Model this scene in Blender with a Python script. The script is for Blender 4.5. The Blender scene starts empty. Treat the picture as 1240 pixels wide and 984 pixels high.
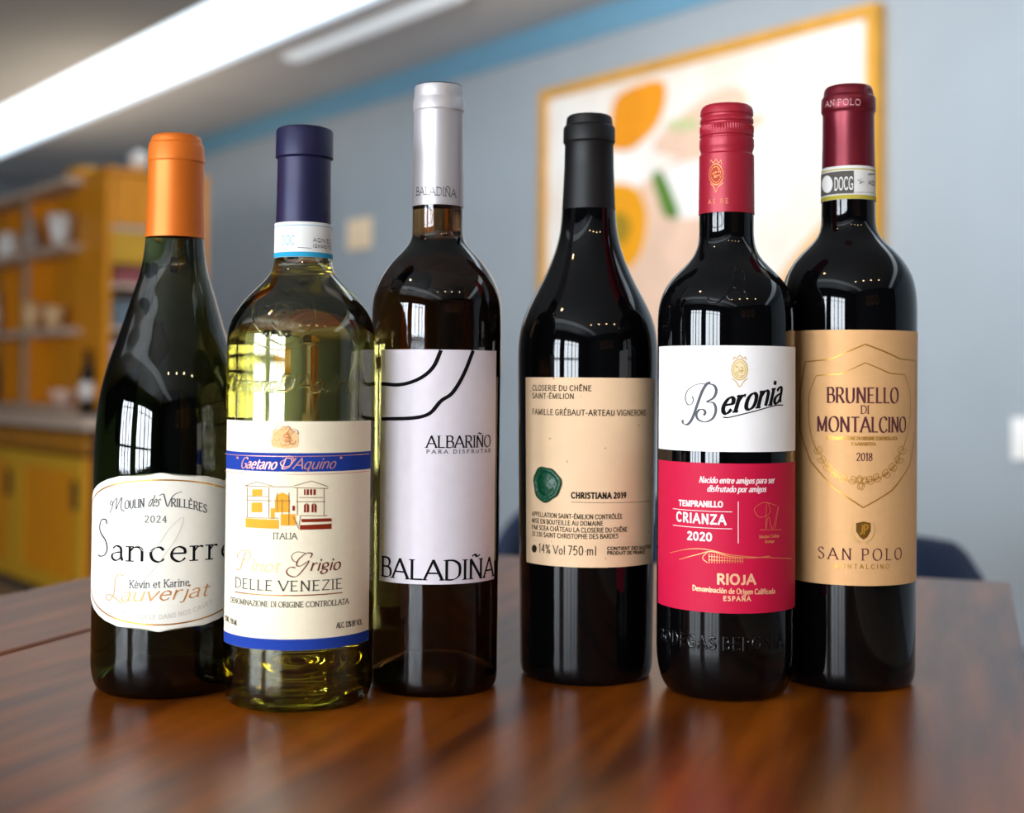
import bpy, bmesh, math, random
from mathutils import Vector, Matrix
random.seed(7)
SC = bpy.context.scene
COL = SC.collection

# ------------------------------------------------------------------ camera
F = 1600.0                       # focal length in pixels at 1240 px width
TABLE_Z = 0.75
CAM = Vector((0, 0, TABLE_Z + 0.1706))
PITCH, ROLL, PPY = 0.03, 0.008, 417.0
fwd = Vector((0, math.cos(PITCH), math.sin(PITCH)))
up0 = Vector((0, -math.sin(PITCH), math.cos(PITCH)))
rt0 = Vector((1, 0, 0))
RT = (rt0 * math.cos(ROLL) + up0 * math.sin(ROLL))
UP = (up0 * math.cos(ROLL) - rt0 * math.sin(ROLL))
cd = bpy.data.cameras.new('camera')
cam = bpy.data.objects.new('camera', cd); COL.objects.link(cam)
M = Matrix.Identity(4)
for i in range(3):
    M[i][0], M[i][1], M[i][2], M[i][3] = RT[i], UP[i], -fwd[i], CAM[i]
cam.matrix_world = M
cd.sensor_width = 36; cd.sensor_fit = 'HORIZONTAL'
cd.lens = 36 * F / 1240
cd.shift_y = (PPY - 492) / 1240
cd.dof.use_dof = True; cd.dof.focus_distance = 0.715; cd.dof.aperture_fstop = 5.2
cd.clip_start = 0.02
SC.camera = cam

# ------------------------------------------------------------------ world
w = bpy.data.worlds.new('world'); SC.world = w; w.use_nodes = True
bg = w.node_tree.nodes['Background']
bg.inputs[0].default_value = (0.62, 0.78, 1.0, 1); bg.inputs[1].default_value = 1.0

# ------------------------------------------------------------------ room frame: local x = towards picture wall, local y = along it
RA = math.atan2(0.618, 0.786)
N_ = Vector((math.cos(RA), math.sin(RA), 0)); W_ = Vector((-math.sin(RA), math.cos(RA), 0))
B_WALL, B_WIN, A_FAR, A_NEAR, CEIL = 3.855, -4.2, 11.0, -4.6, 2.58
def R(b, a, z): return N_ * b + W_ * a + Vector((0, 0, z))

# window daylight: area lamps just outside the two window openings
WINS = [(-2.6, -0.2), (0.35, 2.1)]       # extent along the wall (local y)
WZ0, WZ1 = 0.5, 1.95
def area(name, loc, rot, sx, sy, power, color):
    l = bpy.data.lights.new(name, 'AREA'); l.shape = 'RECTANGLE'; l.size = sx; l.size_y = sy
    l.energy = power; l.color = color
    o = bpy.data.objects.new(name, l); COL.objects.link(o); o.location = loc; o.rotation_euler = rot
    return o
for (a0, a1) in WINS:
    p = R(B_WIN - 0.14, (a0 + a1) / 2, (WZ0 + WZ1) / 2)
    area('window_daylight', p, (math.pi/2, 0, RA - math.pi/2), a1 - a0, WZ1 - WZ0, 88 * (a1 - a0), (0.86, 0.93, 1.0))

SC.view_settings.view_transform = 'Standard'; SC.view_settings.look = 'None'
SC.view_settings.exposure = 0.6; SC.view_settings.gamma = 1

SC.cycles.max_bounces = 24; SC.cycles.transmission_bounces = 24; SC.cycles.glossy_bounces = 8

# ------------------------------------------------------------------ helpers
def unproj(px, py):
    return (fwd + RT * ((px - 620) / F) + UP * ((PPY - py) / F)).normalized()
def on_plane(px, py, p0, n):
    d = unproj(px, py); t = (p0 - CAM).dot(n) / d.dot(n); return CAM + d * t
def lin(c):
    if isinstance(c, str):
        c = [int(c[i:i+2], 16) / 255 for i in (0, 2, 4)]
    return tuple(x / 12.92 if x <= 0.04045 else ((x + 0.055) / 1.055) ** 2.4 for x in c)
MATS = {}
def mat(name, col='808080', rough=0.5, metal=0.0, emit=0.0, noise=0.0, nscale=40, bump=0.0, stretch=(1, 1, 1),
        coat=0.0, trans=0.0, ior=1.5, col2=None, spec=0.5, absorb=None, dens=0.0, coords='Object', detail=6, sheen=0):
    if name in MATS: return MATS[name]
    if name.endswith('_ink') and not metal: rough, spec = .8, .08
    if name.endswith('_paper'): rough, spec = max(rough, .6), .22
    m = bpy.data.materials.new(name); m.use_nodes = True
    nt = m.node_tree; b = nt.nodes['Principled BSDF']
    c = lin(col)
    b.inputs['Base Color'].default_value = (*c, 1)
    b.inputs['Roughness'].default_value = rough
    b.inputs['Metallic'].default_value = metal
    b.inputs['IOR'].default_value = ior
    b.inputs['Specular IOR Level'].default_value = spec
    b.inputs['Coat Weight'].default_value = coat
    b.inputs['Coat Roughness'].default_value = 0.08
    b.inputs['Transmission Weight'].default_value = trans
    if emit:
        b.inputs['Emission Color'].default_value = (*c, 1); b.inputs['Emission Strength'].default_value = emit
    if noise or bump:
        tc = nt.nodes.new('ShaderNodeTexCoord'); mp = nt.nodes.new('ShaderNodeMapping')
        mp.inputs['Scale'].default_value = stretch
        nz = nt.nodes.new('ShaderNodeTexNoise'); nz.inputs['Scale'].default_value = nscale; nz.inputs['Detail'].default_value = detail
        nt.links.new(tc.outputs[coords], mp.inputs[0]); nt.links.new(mp.outputs[0], nz.inputs['Vector'])
        if noise:
            rp = nt.nodes.new('ShaderNodeValToRGB')
            c2 = lin(col2) if col2 else tuple(x * (1 - noise) for x in c)
            rp.color_ramp.elements[0].position = 0.35; rp.color_ramp.elements[1].position = 0.68
            rp.color_ramp.elements[0].color = (*c2, 1); rp.color_ramp.elements[1].color = (*c, 1)
            nt.links.new(nz.outputs['Fac'], rp.inputs[0]); nt.links.new(rp.outputs[0], b.inputs['Base Color'])
        if bump:
            bp = nt.nodes.new('ShaderNodeBump'); bp.inputs['Strength'].default_value = bump; bp.inputs['Distance'].default_value = 0.002
            nt.links.new(nz.outputs['Fac'], bp.inputs['Height']); nt.links.new(bp.outputs[0], b.inputs['Normal'])
    if absorb:
        va = nt.nodes.new('ShaderNodeVolumeAbsorption'); va.inputs['Color'].default_value = (*lin(absorb), 1)
        va.inputs['Density'].default_value = dens
        nt.links.new(va.outputs[0], nt.nodes['Material Output'].inputs['Volume'])
    MATS[name] = m; return m

def obj(name, bm, m, parent=None, smooth=False):
    me = bpy.data.meshes.new(name)
    bmesh.ops.recalc_face_normals(bm, faces=bm.faces[:]) if smooth != 'raw' else None
    bm.to_mesh(me); bm.free()
    if smooth:
        for p in me.polygons: p.use_smooth = True
    if m is not None: me.materials.append(m)
    o = bpy.data.objects.new(name, me); COL.objects.link(o)
    if parent is not None: o.parent = parent
    return o
def empty(name, loc, rotz=0):
    o = bpy.data.objects.new(name, None); COL.objects.link(o); o.location = loc; o.rotation_euler = (0, 0, rotz)
    o.empty_display_size = 0.05
    return o
def tag(o, label, cat, group=None):
    o['label'] = label; o['category'] = cat
    if group: o['group'] = group
    return o
def structure(o): o['kind'] = 'structure'; return o
def box(bm, x0, x1, y0, y1, z0, z1, bevel=0.0):
    vs = [bm.verts.new((x, y, z)) for x in (x0, x1) for y in (y0, y1) for z in (z0, z1)]
    f = [(0,1,3,2),(4,6,7,5),(0,4,5,1),(2,3,7,6),(0,2,6,4),(1,5,7,3)]
    fs = [bm.faces.new([vs[i] for i in q]) for q in f]
    if bevel:
        es = list({e for fc in fs for e in fc.edges})
        bmesh.ops.bevel(bm, geom=es, offset=bevel, segments=2, affect='EDGES', profile=0.6)
def boxes(*bs, bevel=0.0):
    bm = bmesh.new()
    for q in bs: box(bm, *q, bevel=bevel)
    return bm
def lathe(bm, prof, n=96, cx=0, cy=0, mod=None):
    """prof = list of (r, z); r==0 -> pole"""
    rings = []
    for (r, z) in prof:
        if r <= 1e-7: rings.append([bm.verts.new((cx, cy, z))])
        else:
            rings.append([bm.verts.new((cx + (r + (mod(z, k, n) if mod else 0)) * math.sin(2*math.pi*k/n),
                                        cy - (r + (mod(z, k, n) if mod else 0)) * math.cos(2*math.pi*k/n), z)) for k in range(n)])
    for A, B in zip(rings, rings[1:]):
        for k in range(n):
            k2 = (k + 1) % n
            if len(A) == 1 and len(B) == 1: continue
            if len(A) == 1: bm.faces.new((A[0], B[k], B[k2]))
            elif len(B) == 1: bm.faces.new((A[k], A[k2], B[0]))
            else: bm.faces.new((A[k], A[k2], B[k2], B[k]))
    return bm
def sharp(o, ang=35):
    me = o.data
    bm = bmesh.new(); bm.from_mesh(me)
    for e in bm.edges:
        if len(e.link_faces) == 2 and e.calc_face_angle(0) > math.radians(ang): e.smooth = False
    bm.to_mesh(me); bm.free()
    return o

# ================================================================== SETTING
m_wall = mat('wall_paint', 'a3aeb8', 0.75, noise=0.05, nscale=3, bump=0.05)
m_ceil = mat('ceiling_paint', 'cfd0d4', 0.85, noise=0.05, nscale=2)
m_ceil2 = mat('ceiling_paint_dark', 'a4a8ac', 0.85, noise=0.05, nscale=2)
m_teal = mat('teal_paint', '6fa3c2', 0.7, noise=0.06, nscale=5)
m_floor = mat('floor_boards', 'b8a591', 0.5, noise=0.4, nscale=8, stretch=(1, 8, 1))
m_base = mat('baseboard_paint', '6b7580', 0.6, noise=0.05, nscale=4)
m_dark = mat('dark_wall', '2c3136', 0.8, noise=0.1, nscale=2)
m_winframe = mat('window_frame_paint', '14181c', 0.45, noise=0.1, nscale=20)
def room_obj(name, bm, m):
    o = obj(name, bm, m); o.rotation_euler = (0, 0, RA); return structure(o)
room_obj('floor', boxes((B_WIN - .2, B_WALL + .2, A_NEAR - .2, A_FAR + .2, -0.1, 0)), m_floor)
room_obj('wall_right', boxes((B_WALL, B_WALL + .15, A_NEAR, A_FAR, 0, CEIL + .1)), m_wall)
room_obj('wall_far', boxes((B_WIN, B_WALL, A_FAR, A_FAR + .15, 0, CEIL + .1)), mat('far_wall_paint', '868c92', .8, noise=.08, nscale=2))
room_obj('wall_near', boxes((B_WIN, B_WALL, A_NEAR - .15, A_NEAR, 0, CEIL + .1)), m_dark)
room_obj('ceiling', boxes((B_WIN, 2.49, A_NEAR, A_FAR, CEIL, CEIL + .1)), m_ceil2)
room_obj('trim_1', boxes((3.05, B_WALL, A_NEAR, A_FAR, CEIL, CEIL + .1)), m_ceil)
room_obj('trim_2', boxes((B_WALL - .012, B_WALL, A_NEAR, A_FAR, CEIL - .13, CEIL)), m_teal)
room_obj('baseboard_right', boxes((B_WALL - .015, B_WALL, A_NEAR, A_FAR, 0, .1)), m_base)
# window wall, pierced by the two openings
segs = []; prev = A_NEAR
for (a0, a1) in WINS:
    segs.append((B_WIN - .12, B_WIN, prev, a0, 0, CEIL + .1)); 
    segs.append((B_WIN - .12, B_WIN, a0, a1, WZ1, CEIL + .1)); prev = a1
segs.append((B_WIN - .12, B_WIN, prev, A_FAR, 0, CEIL + .1))
room_obj('wall_left', boxes(*segs), m_dark)
room_obj('trim_3', boxes(*[(B_WIN - .12, B_WIN, a0, a1, 0, WZ0) for a0, a1 in WINS]), mat('streak_panel_paint', 'd0d4d8', .5, noise=.04, nscale=4))  # pale panels put under the unseen windows to reflect a dim streak
for i, (a0, a1) in enumerate(WINS):
    n = 4; bs = []
    for k in range(n + 1):
        c = a0 + (a1 - a0) * k / n; hw = .035 if k in (0, n) else (.06 if k == 2 else .034)
        c = min(max(c, a0 + hw), a1 - hw)
        bs.append((B_WIN - .08, B_WIN - .02, c - hw, c + hw, WZ0, WZ1))
    bs.append((B_WIN - .08, B_WIN - .02, a0, a1, WZ0, WZ0 + .05)); bs.append((B_WIN - .08, B_WIN - .02, a0, a1, WZ1 - .05, WZ1))
    bs.append((B_WIN - .07, B_WIN - .03, a0, a1, .98, 1.04)); bs.append((B_WIN - .07, B_WIN - .03, a0, a1, 1.68, 1.70))
    room_obj('window_%d' % (i + 1), boxes(*bs), m_winframe)

# bright ceiling band, its lit look put in as emission
m_bandglow = mat('band_glow', 'dcecf8', 0.6, emit=1.5)
m_fillglow = mat('fill_glow', 'e4ecf2', 0.6, emit=0.6)
m_white = mat('white_enamel', 'e8eaec', 0.4, noise=0.03, nscale=30)
c = empty('glow_band', (0, 0, 0), RA)
tag(c, 'long white ceiling band with its brightness put in as glow, running towards the shelves', 'ceiling light')
obj('glow_panel', boxes((2.5, 3.04, A_NEAR + .1, A_FAR - .1, CEIL + .02, CEIL + .05)), m_bandglow, c)
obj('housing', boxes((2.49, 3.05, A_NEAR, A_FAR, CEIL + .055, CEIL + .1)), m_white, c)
c = empty('batten_light', R(3.22, 5.2, CEIL), RA)
tag(c, 'short pale strip lamp on the ceiling, beside the long bright band', 'ceiling light')
obj('housing', boxes((-.05, .05, -.75, .75, -.02, 0), bevel=.004), m_white, c)
obj('glow_panel', boxes((-.04, .04, -.72, .72, -.035, -.02), bevel=.004), mat('strip_diffuser', 'dfe6ec', .5, emit=.3), c)

c = empty('glow_band', (0, 0, 0), RA)  # glowing strip added behind the camera as fill light
tag(c, 'glowing ceiling strip added out of view as fill light on the window side', 'ceiling light')
obj('glow_panel', boxes((-2.45, -1.95, A_NEAR + .4, 4.0, CEIL - .03, CEIL - .012)), m_fillglow, c)
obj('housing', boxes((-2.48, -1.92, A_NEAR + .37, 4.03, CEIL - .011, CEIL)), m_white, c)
# spotlights added out of view to brighten the picture wall
for i, (a, tb) in enumerate(((.9, 1.6), (2.2, 2.7), (3.4, 4.2))):
    c = empty('added_wall_spot', R(2.0, a, CEIL), RA)
    tag(c, 'small white spotlight added out of view to brighten the wall at the flower painting', 'ceiling light', 'added spotlights by the painting')
    obj('stem', boxes((-.01, .01, -.01, .01, -.08, 0)), m_white, c)
    hd = obj('head', lathe(bmesh.new(), [(0, .07), (.035, .07), (.04, .06), (.045, -.05), (.04, -.05), (.034, .03), (0, .035)], 24), m_white, c, True)
    hd.location = (0, 0, -.13); hd.rotation_euler = (0, math.radians(-48), 0)
    l = bpy.data.lights.new('added_wall_beam', 'SPOT'); l.energy = 36; l.color = (1, .95, .88); l.spot_size = 2.2; l.spot_blend = .9; l.shadow_soft_size = .035
    lo = bpy.data.objects.new('added_wall_beam', l); COL.objects.link(lo)
    lo.matrix_world = Matrix.Translation(R(2.06, a, CEIL - .2)) @ (R(B_WALL, tb, 1.5) - R(2.06, a, CEIL - .2)).to_track_quat('-Z', 'Y').to_matrix().to_4x4()

# ceiling downlights behind the camera (they glint in the glass)
m_bulb = mat('warm_bulb', 'ffd9a0', .5, emit=55)
for i, (b, a) in enumerate([(-.6, -2.2), (.1, -2.4), (-1.3, -1.9), (-2.1, -1.7), (.9, -2.6), (-1.2, .9)]):
    c = empty('downlight', R(b, a, CEIL), RA)
    tag(c, 'small round warm ceiling spotlight reflected as a glint in the bottle glass', 'ceiling light', 'ceiling spotlights')
    obj('trim_ring', lathe(bmesh.new(), [(.071, -.001), (.09, -.001), (.092, -.006), (.08, -.01), (.071, -.001)], 24), m_white, c, True)
    obj('bulb', lathe(bmesh.new(), [(0, -.03), (.04, -.026), (.065, -.012), (.07, 0), (0, 0)], 24), m_bulb, c, True)
    l = bpy.data.lights.new('downlight_beam', 'SPOT'); l.energy = 14; l.color = (1, .78, .52); l.spot_size = 1.9; l.spot_blend = .6; l.shadow_soft_size = .04
    lo = bpy.data.objects.new('downlight_beam', l); COL.objects.link(lo); lo.location = R(b, a, CEIL - .03)

# ================================================================== PICTURE
wall_p = R(B_WALL, 0, 0)
def wallxy(px, py, off=0.0):
    p = on_plane(px, py, R(B_WALL - off, 0, 0), N_); return p.dot(W_), p.z
aL, zT1 = wallxy(664, 110); aR, zT2 = wallxy(1073, 8)
zT = (zT1 + zT2) / 2; zB = .92 + .05
pic = empty('framed_picture', R(B_WALL - .03, (aL + aR) / 2, (zT + zB) / 2), RA)
tag(pic, 'large flower painting in a thin golden frame on the grey wall behind the bottles', 'picture')
m_gold = mat('gilt_wood', 'e2a63c', .45, .25, noise=.15, nscale=10)
ac, zc = (aL + aR) / 2, (zT + zB) / 2; hw, hh = abs(aL - aR) / 2, (zT - zB) / 2; fw = .045
for q in [(-.03, .03, -hw, hw, hh - fw, hh), (-.03, .03, -hw, hw, -hh, -hh + fw), (-.03, .03, -hw, -hw + fw, -hh + fw, hh - fw), (-.03, .03, hw - fw, hw, -hh + fw, hh - fw)]:
    obj('frame_side', boxes(q, bevel=.004), m_gold, pic)
m_canvas = mat('painted_canvas', 'f6f6f4', .7, noise=.1, nscale=2.2, col2='eadccf')
obj('canvas', boxes((-.01, .01, -hw + fw, hw - fw, -hh + fw, hh - fw)), m_canvas, pic)
def paint(name, pts, col, lvl, smooth=True):
    bm = bmesh.new(); P = []
    n = len(pts)
    for i in range(n):
        p0, p1, p2, p3 = pts[i-1], pts[i], pts[(i+1) % n], pts[(i+2) % n]
        for t in (0, .25, .5, .75) if smooth else (0,):
            P.append(tuple(.5*((2*p1[k]) + (-p0[k]+p2[k])*t + (2*p0[k]-5*p1[k]+4*p2[k]-p3[k])*t*t + (-p0[k]+3*p1[k]-3*p2[k]+p3[k])*t**3) for k in (0, 1)))
    vs = []
    for (x, y) in P:
        a, z = wallxy(x, y, .042)
        a = min(max(a - ac, -hw + fw + .002), hw - fw - .002); z = min(max(z - zc, -hh + fw + .002), hh - fw - .002)
        vs.append(bm.verts.new((-.0112 - lvl * .0008, a, z)))
    bm.faces.new(vs)
    return obj(name, bm, mat('oil_' + col, col, .7, noise=.12, nscale=8), pic, 'raw')
paint('painted_petal', [(760, 240), (830, 185), (860, 150), (930, 140), (890, 180), (870, 260), (850, 330), (800, 470), (700, 450), (720, 330)], 'ecc8b0', 0)
paint('painted_petal', [(905, 470), (930, 360), (985, 280), (1040, 240), (1060, 300), (1040, 460)], 'eebc88', 0)
paint('painted_petal', [(790, 175), (850, 120), (890, 105), (905, 125), (860, 165), (830, 190)], 'ecc9b2', 1)
paint('painted_petal', [(800, 210), (860, 195), (875, 250), (810, 262)], 'fbf9f6', 1)
paint('painted_flower', [(738, 165), (745, 120), (775, 102), (802, 98), (806, 120), (796, 150), (778, 170), (760, 182), (735, 178)], 'f09800', 2)
paint('painted_flower', [(700, 240), (745, 222), (772, 230), (783, 260), (778, 300), (760, 325), (735, 318), (705, 300)], 'f2a400', 2)
paint('painted_flower_heart', [(742, 262), (756, 258), (764, 275), (756, 295), (744, 290)], 'a8880f', 3)
paint('painted_stem', [(790, 212), (803, 210), (822, 255), (818, 264), (806, 262), (797, 240)], '55802c', 3)
paint('painted_leaf', [(805, 150), (835, 142), (848, 152), (825, 160)], 'c9cd9a', 3)

# ------------------------------------------------------------------ wall plates
def plate(name, px0, px1, py0, py1, label, col, cat):
    a0, z0 = wallxy(px0, py1); a1, z1 = wallxy(px1, py0)
    c = empty(name, R(B_WALL, (a0 + a1) / 2, (z0 + z1) / 2), RA); tag(c, label, cat)
    h = abs(a0 - a1) / 2; v = abs(z1 - z0) / 2
    m = mat('plate_' + col, col, .4, noise=.03, nscale=20)
    obj('cover_plate', boxes((-.012, 0, -h, h, -v, v), bevel=.003), m, c)
    obj('rocker', boxes((-.018, -.012, -h * .45, h * .45, -v * .55, v * .55), bevel=.002), m, c)
plate('wall_switch', 422, 451, 262, 304, 'small cream switch plate on the blue-grey wall, left of the silver-capped bottle', 'ffe6c4', 'switch')
plate('wall_socket', 1227, 1256, 506, 556, 'white socket plate on the grey wall at the right edge of the photo', 'ffffff', 'socket')

# three brown frames on the near wall (seen only as reflections)
for k in range(3):
    c = empty('wall_print', R(-1.2 + .75 * k, A_NEAR + .02, 1.75), RA)
    tag(c, 'small brown frame, one of three in a row reflected in the dark bottles', 'picture', 'row of three reflected frames')
    mm = mat('lit_wood_frame', 'c48a5c', .5, noise=.1)
    obj('frame_side', boxes((-.25, -.17, 0, .03, -.25, .25), (.17, .25, 0, .03, -.25, .25), (-.17, .17, 0, .03, .17, .25), (-.17, .17, 0, .03, -.25, -.17)), mm, c)
    obj('print', boxes((-.17, .17, 0, .01, -.17, .17)), mat('dim_print', '5a4638', .6, noise=.2, nscale=9), c)

# ================================================================== SHELVING
m_amber = mat('amber_wood', 'ee9808', .4, noise=.16, nscale=5, stretch=(6, 6, 1))
m_amber2 = mat('ochre_wood', 'dea824', .45, noise=.16, nscale=5, stretch=(1, 6, 6))
m_grey = mat('pale_shelf_edge', 'd0b8a4', .5, noise=.06, nscale=10)
m_fr = mat('grey_upright', 'c2ab94', .5, noise=.08, nscale=10)
m_dk = mat('dark_gap', '2a1810', .6, noise=.1)
SB, SA = 2.25, 6.16      # front plane, start of the bays
ZL = [.79, 1.16, 1.557, 1.87]
sh = empty('bookcase', R(SB, SA, 0), RA)
tag(sh, 'tall open amber wood bookcase with pale shelves above the cupboards at the left', 'shelf')
DEP, LEN = .42, 3.2
for z in ZL:
    obj('shelf_board', boxes((-.08, DEP, 0, LEN, z - .022, z + .012), bevel=.003), m_grey, sh)
for k, a in enumerate((.0, .75, 1.75, 2.75, 3.17)):
    u = obj('upright', boxes((.0, DEP, a, a + .045, ZL[0], ZL[3]), bevel=.003), m_amber, sh)
    if k: obj('edge_strip', boxes((-.012, 0, a - .01, a + .055, ZL[0], ZL[3]), bevel=.002), m_fr, u)
for (za, zb) in zip(ZL, ZL[1:]):
    a = .05
    k = 0
    while a < LEN - .1:                                   # amber back planks, uneven in depth
        wd = .2
        obj('back_plank', boxes((.05 + .015 * ((k * 7) % 3), .09 + .015 * ((k * 7) % 3), a, min(a + wd - .012, LEN - .05), za + .012, zb - .022), bevel=.003), m_amber, sh)
        a += wd; k += 1
# end unit turned to the room, beside the bookcase
eu = empty('end_unit', R(SB, 5.86, 0), RA)
tag(eu, 'amber and ochre end unit with open compartments, behind the orange-capped bottle', 'shelf')
E = .50
obj('side_panel', boxes((0, .03, 0, .295, ZL[0], 1.87), bevel=.003), m_amber, eu)
obj('side_panel', boxes((E - .03, E, 0, .295, ZL[0], 1.87), bevel=.003), m_amber, eu)
obj('back_panel', boxes((.03, E - .03, .26, .29, ZL[0], 1.87)), m_grey, eu)
obj('top_panel', boxes((.0, E, -.01, .295, 1.872, 1.90), bevel=.003), m_amber, eu)
obj('drawer_front', boxes((.035, E - .035, 0, .025, 1.64, 1.868), bevel=.003), m_amber, eu)
obj('drawer_front', boxes((.035, E - .035, .01, .035, 1.46, 1.615), bevel=.003), m_amber2, eu)
for z in (1.625, 1.36, 1.16, .79):
    obj('shelf_board', boxes((.03, E - .03, 0, .26, z - .012, z + .01)), m_grey, eu)
# cupboards below
cb = empty('base_cupboard', R(SB - .32, 5.2, 0), RA)
tag(cb, 'low amber wood cupboard with doors and pale top below the bookcase', 'cabinet')
obj('carcass', boxes((.03, .86, 0, 4.15, .04, .71)), m_dk, cb)
obj('plinth', boxes((.06, .84, .02, 4.13, 0, .04)), m_dk, cb)
obj('worktop', boxes((-.02, .88, -.03, 4.18, .725, .765), bevel=.003), m_grey, cb)
for k in range(5):
    a0 = .01 + k * .83
    obj('drawer', boxes((.0, .03, a0, a0 + .81, .625, .705), bevel=.004), mat('dim_amber', 'b87818', .4, noise=.15, nscale=6), cb)
    d = obj('door', boxes((.0, .03, a0, a0 + .81, .045, .61), bevel=.004), m_amber, cb)
    for (x0, x1, z0, z1) in [(a0, a0 + .09, .045, .61), (a0 + .72, a0 + .81, .045, .61), (a0 + .09, a0 + .72, .55, .61), (a0 + .09, a0 + .72, .045, .11)]:
        obj('door_rail', boxes((-.008, 0, x0, x1, z0, z1), bevel=.002), m_amber2, d)
    obj('handle', boxes((-.03, -.008, a0 + .05, a0 + .065, .4, .52), bevel=.003), m_dk, d)

def vase(prof, n=24): return lathe(bmesh.new(), prof, n)
def put(name, b, a, z, prof, m, label, cat, group=None):
    c = empty(name, R(b, a, z), RA); tag(c, label, cat, group)
    obj('body', vase(prof), m, c, True); return c
m_cer = mat('white_ceramic', 'f2eeea', .3, noise=.03)
m_cream = mat('cream_ceramic', 'f0c894', .35, noise=.05)
m_greyc = mat('grey_ceramic', 'a8988c', .4, noise=.05)
c = put('bowl', SB - .03, SA + .2, ZL[2] + .0125, [(0, 0), (.03, 0), (.05, .05), (.065, .15), (.06, .15), (.045, .06), (.025, .01), (0, .01)], m_cer, 'white bowl on the bookcase shelf below the top, next to the end unit', 'bowl')
put('vase', SB - .03, SA + .62, ZL[2] + .0125, [(0, 0), (.04, 0), (.055, .05), (.03, .12), (.02, .15), (.028, .17), (0, .165)], m_greyc, 'small grey vase on the middle shelf of the bookcase', 'vase')
put('jar', SB - .02, SA + 1.02, ZL[2] + .0125, [(0, 0), (.05, 0), (.06, .04), (.06, .1), (.04, .12), (.04, .135), (0, .135)], m_cer, 'pale jar on the middle shelf of the bookcase, left of the grey vase', 'jar')
put('cup', SB - .02, SA + .3, ZL[1] + .0125, [(0, 0), (.035, 0), (.05, .06), (.052, .11), (.046, .11), (.04, .02), (0, .015)], m_cream, 'short cream cup on the lower bookcase shelf, nearer the end unit', 'cup')
put('cup', SB - .02, SA + .62, ZL[1] + .0125, [(0, 0), (.035, 0), (.045, .07), (.05, .14), (.045, .14), (.04, .02), (0, .015)], m_cream, 'taller cream cup on the lower bookcase shelf, left of the short cup', 'cup')
put('jug', SB - .03, SA + 1.3, ZL[1] + .0125, [(0, 0), (.05, 0), (.065, .08), (.055, .16), (.045, .2), (.055, .22), (0, .21)], m_cer, 'white jug on the lower shelf at the left edge of the photo', 'jug')
put('jug', SB - .03, SA + 1.33, ZL[0] + .0125, [(0, 0), (.05, 0), (.065, .08), (.055, .16), (.045, .2), (.055, .22), (0, .21)], mat('slate_ceramic', '6c7c90', .4, noise=.06), 'slate blue jug on the bottom shelf at the left edge of the photo', 'jug')
put('bowl', SB - .03, SA + .12, ZL[0] + .0125, [(0, 0), (.03, 0), (.06, .04), (.07, .075), (.062, .075), (.045, .035), (.03, .012), (0, .012)], mat('blush_ceramic', 'ecc8b4', .35, noise=.04), 'pale pink bowl on the bottom shelf of the bookcase near its right end', 'bowl')
l = bpy.data.lights.new('added_uplight', 'AREA'); l.shape = 'RECTANGLE'; l.size = .05; l.size_y = 2.6; l.energy = 8; l.color = (1, .8, .58)  # warm area lamp and trough added to brighten the ceiling over the bookcase
lo = bpy.data.objects.new('added_uplight', l); COL.objects.link(lo); lo.location = R(SB + .32, SA + 1.4, 1.93); lo.rotation_euler = (math.pi, 0, RA)
tag(obj('added_trough', boxes((-.04, .04, -1.3, 1.3, 0, .03)), m_grey), 'slim trough added on top of the bookcase for the added uplight', 'light')
lt = bpy.data.objects['added_trough']; lt.location = R(SB + .32, SA + 1.4, ZL[3] + .0125); lt.rotation_euler = (0, 0, RA)
# globe and box on top of the shelving
g = empty('globe', R(SB + .2, 5.98, 1.9), RA); tag(g, 'small white globe ornament on top of the end unit', 'ornament')
obj('ball', vase([(0, .015)] + [(.046 * math.sin(math.pi * k / 12), .062 - .046 * math.cos(math.pi * k / 12)) for k in range(1, 12)] + [(0, .108)]), m_cer, g, True)
obj('foot', vase([(0, 0), (.03, 0), (.028, .01), (.012, .02), (0, .02)]), m_greyc, g, True)
b_ = empty('small_box', R(SB + .12, SA + .35, ZL[3] + .012), RA); tag(b_, 'small amber wooden box on top of the bookcase', 'box')
obj('case', boxes((-.05, .05, -.09, .09, 0, .075), bevel=.004), m_amber, b_)
obj('lid', boxes((-.053, .053, -.093, .093, .077, .097), bevel=.004), m_amber2, b_)
# things in the end unit
def crate(name, b0, b1, z0, h, m, label, cat, dep=.2):
    c = empty(name, R(SB + (b0 + b1) / 2, 5.9 + dep / 2, z0), RA); tag(c, label, cat)
    x = (b1 - b0) / 2
    obj('case', boxes((-x, x, -dep / 2, dep / 2, 0, h * .78), bevel=.004), m, c)
    obj('lid', boxes((-x - .003, x + .003, -dep / 2 - .003, dep / 2 + .003, h * .79, h), bevel=.004), m, c)
crate('storage_box', .06, .3, 1.3705, .075, mat('red_card', 'a05458', .6, noise=.06), 'dusty red box in the end unit below the ochre drawer', 'box')
crate('storage_box', .05, .4, 1.1705, .12, mat('slate_card', '6d8290', .6, noise=.06), 'slate blue box in the end unit below the red box', 'box')
crate('storage_box', .05, .4, .8005, .3, mat('lilac_card', 'c4bfd0', .6, noise=.04), 'tall pale lilac box at the bottom of the end unit', 'box')
# dark bottle on the cupboard top
tb = empty('wine_bottle', R(SB - .035, 5.965, .765), RA)
tag(tb, 'small blurred black bottle with white label on the cupboard top', 'bottle')
obj('glass', vase([(0, 0), (.03, 0), (.034, .006), (.034, .17), (.025, .21), (.014, .24), (.014, .3), (0, .3)]), mat('distant_glass', '0a0a0c', .1), tb, True)
obj('label', vase([(.0342, .07), (.0346, .07), (.0346, .15), (.0342, .15)]), m_cer, tb, True)

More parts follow.
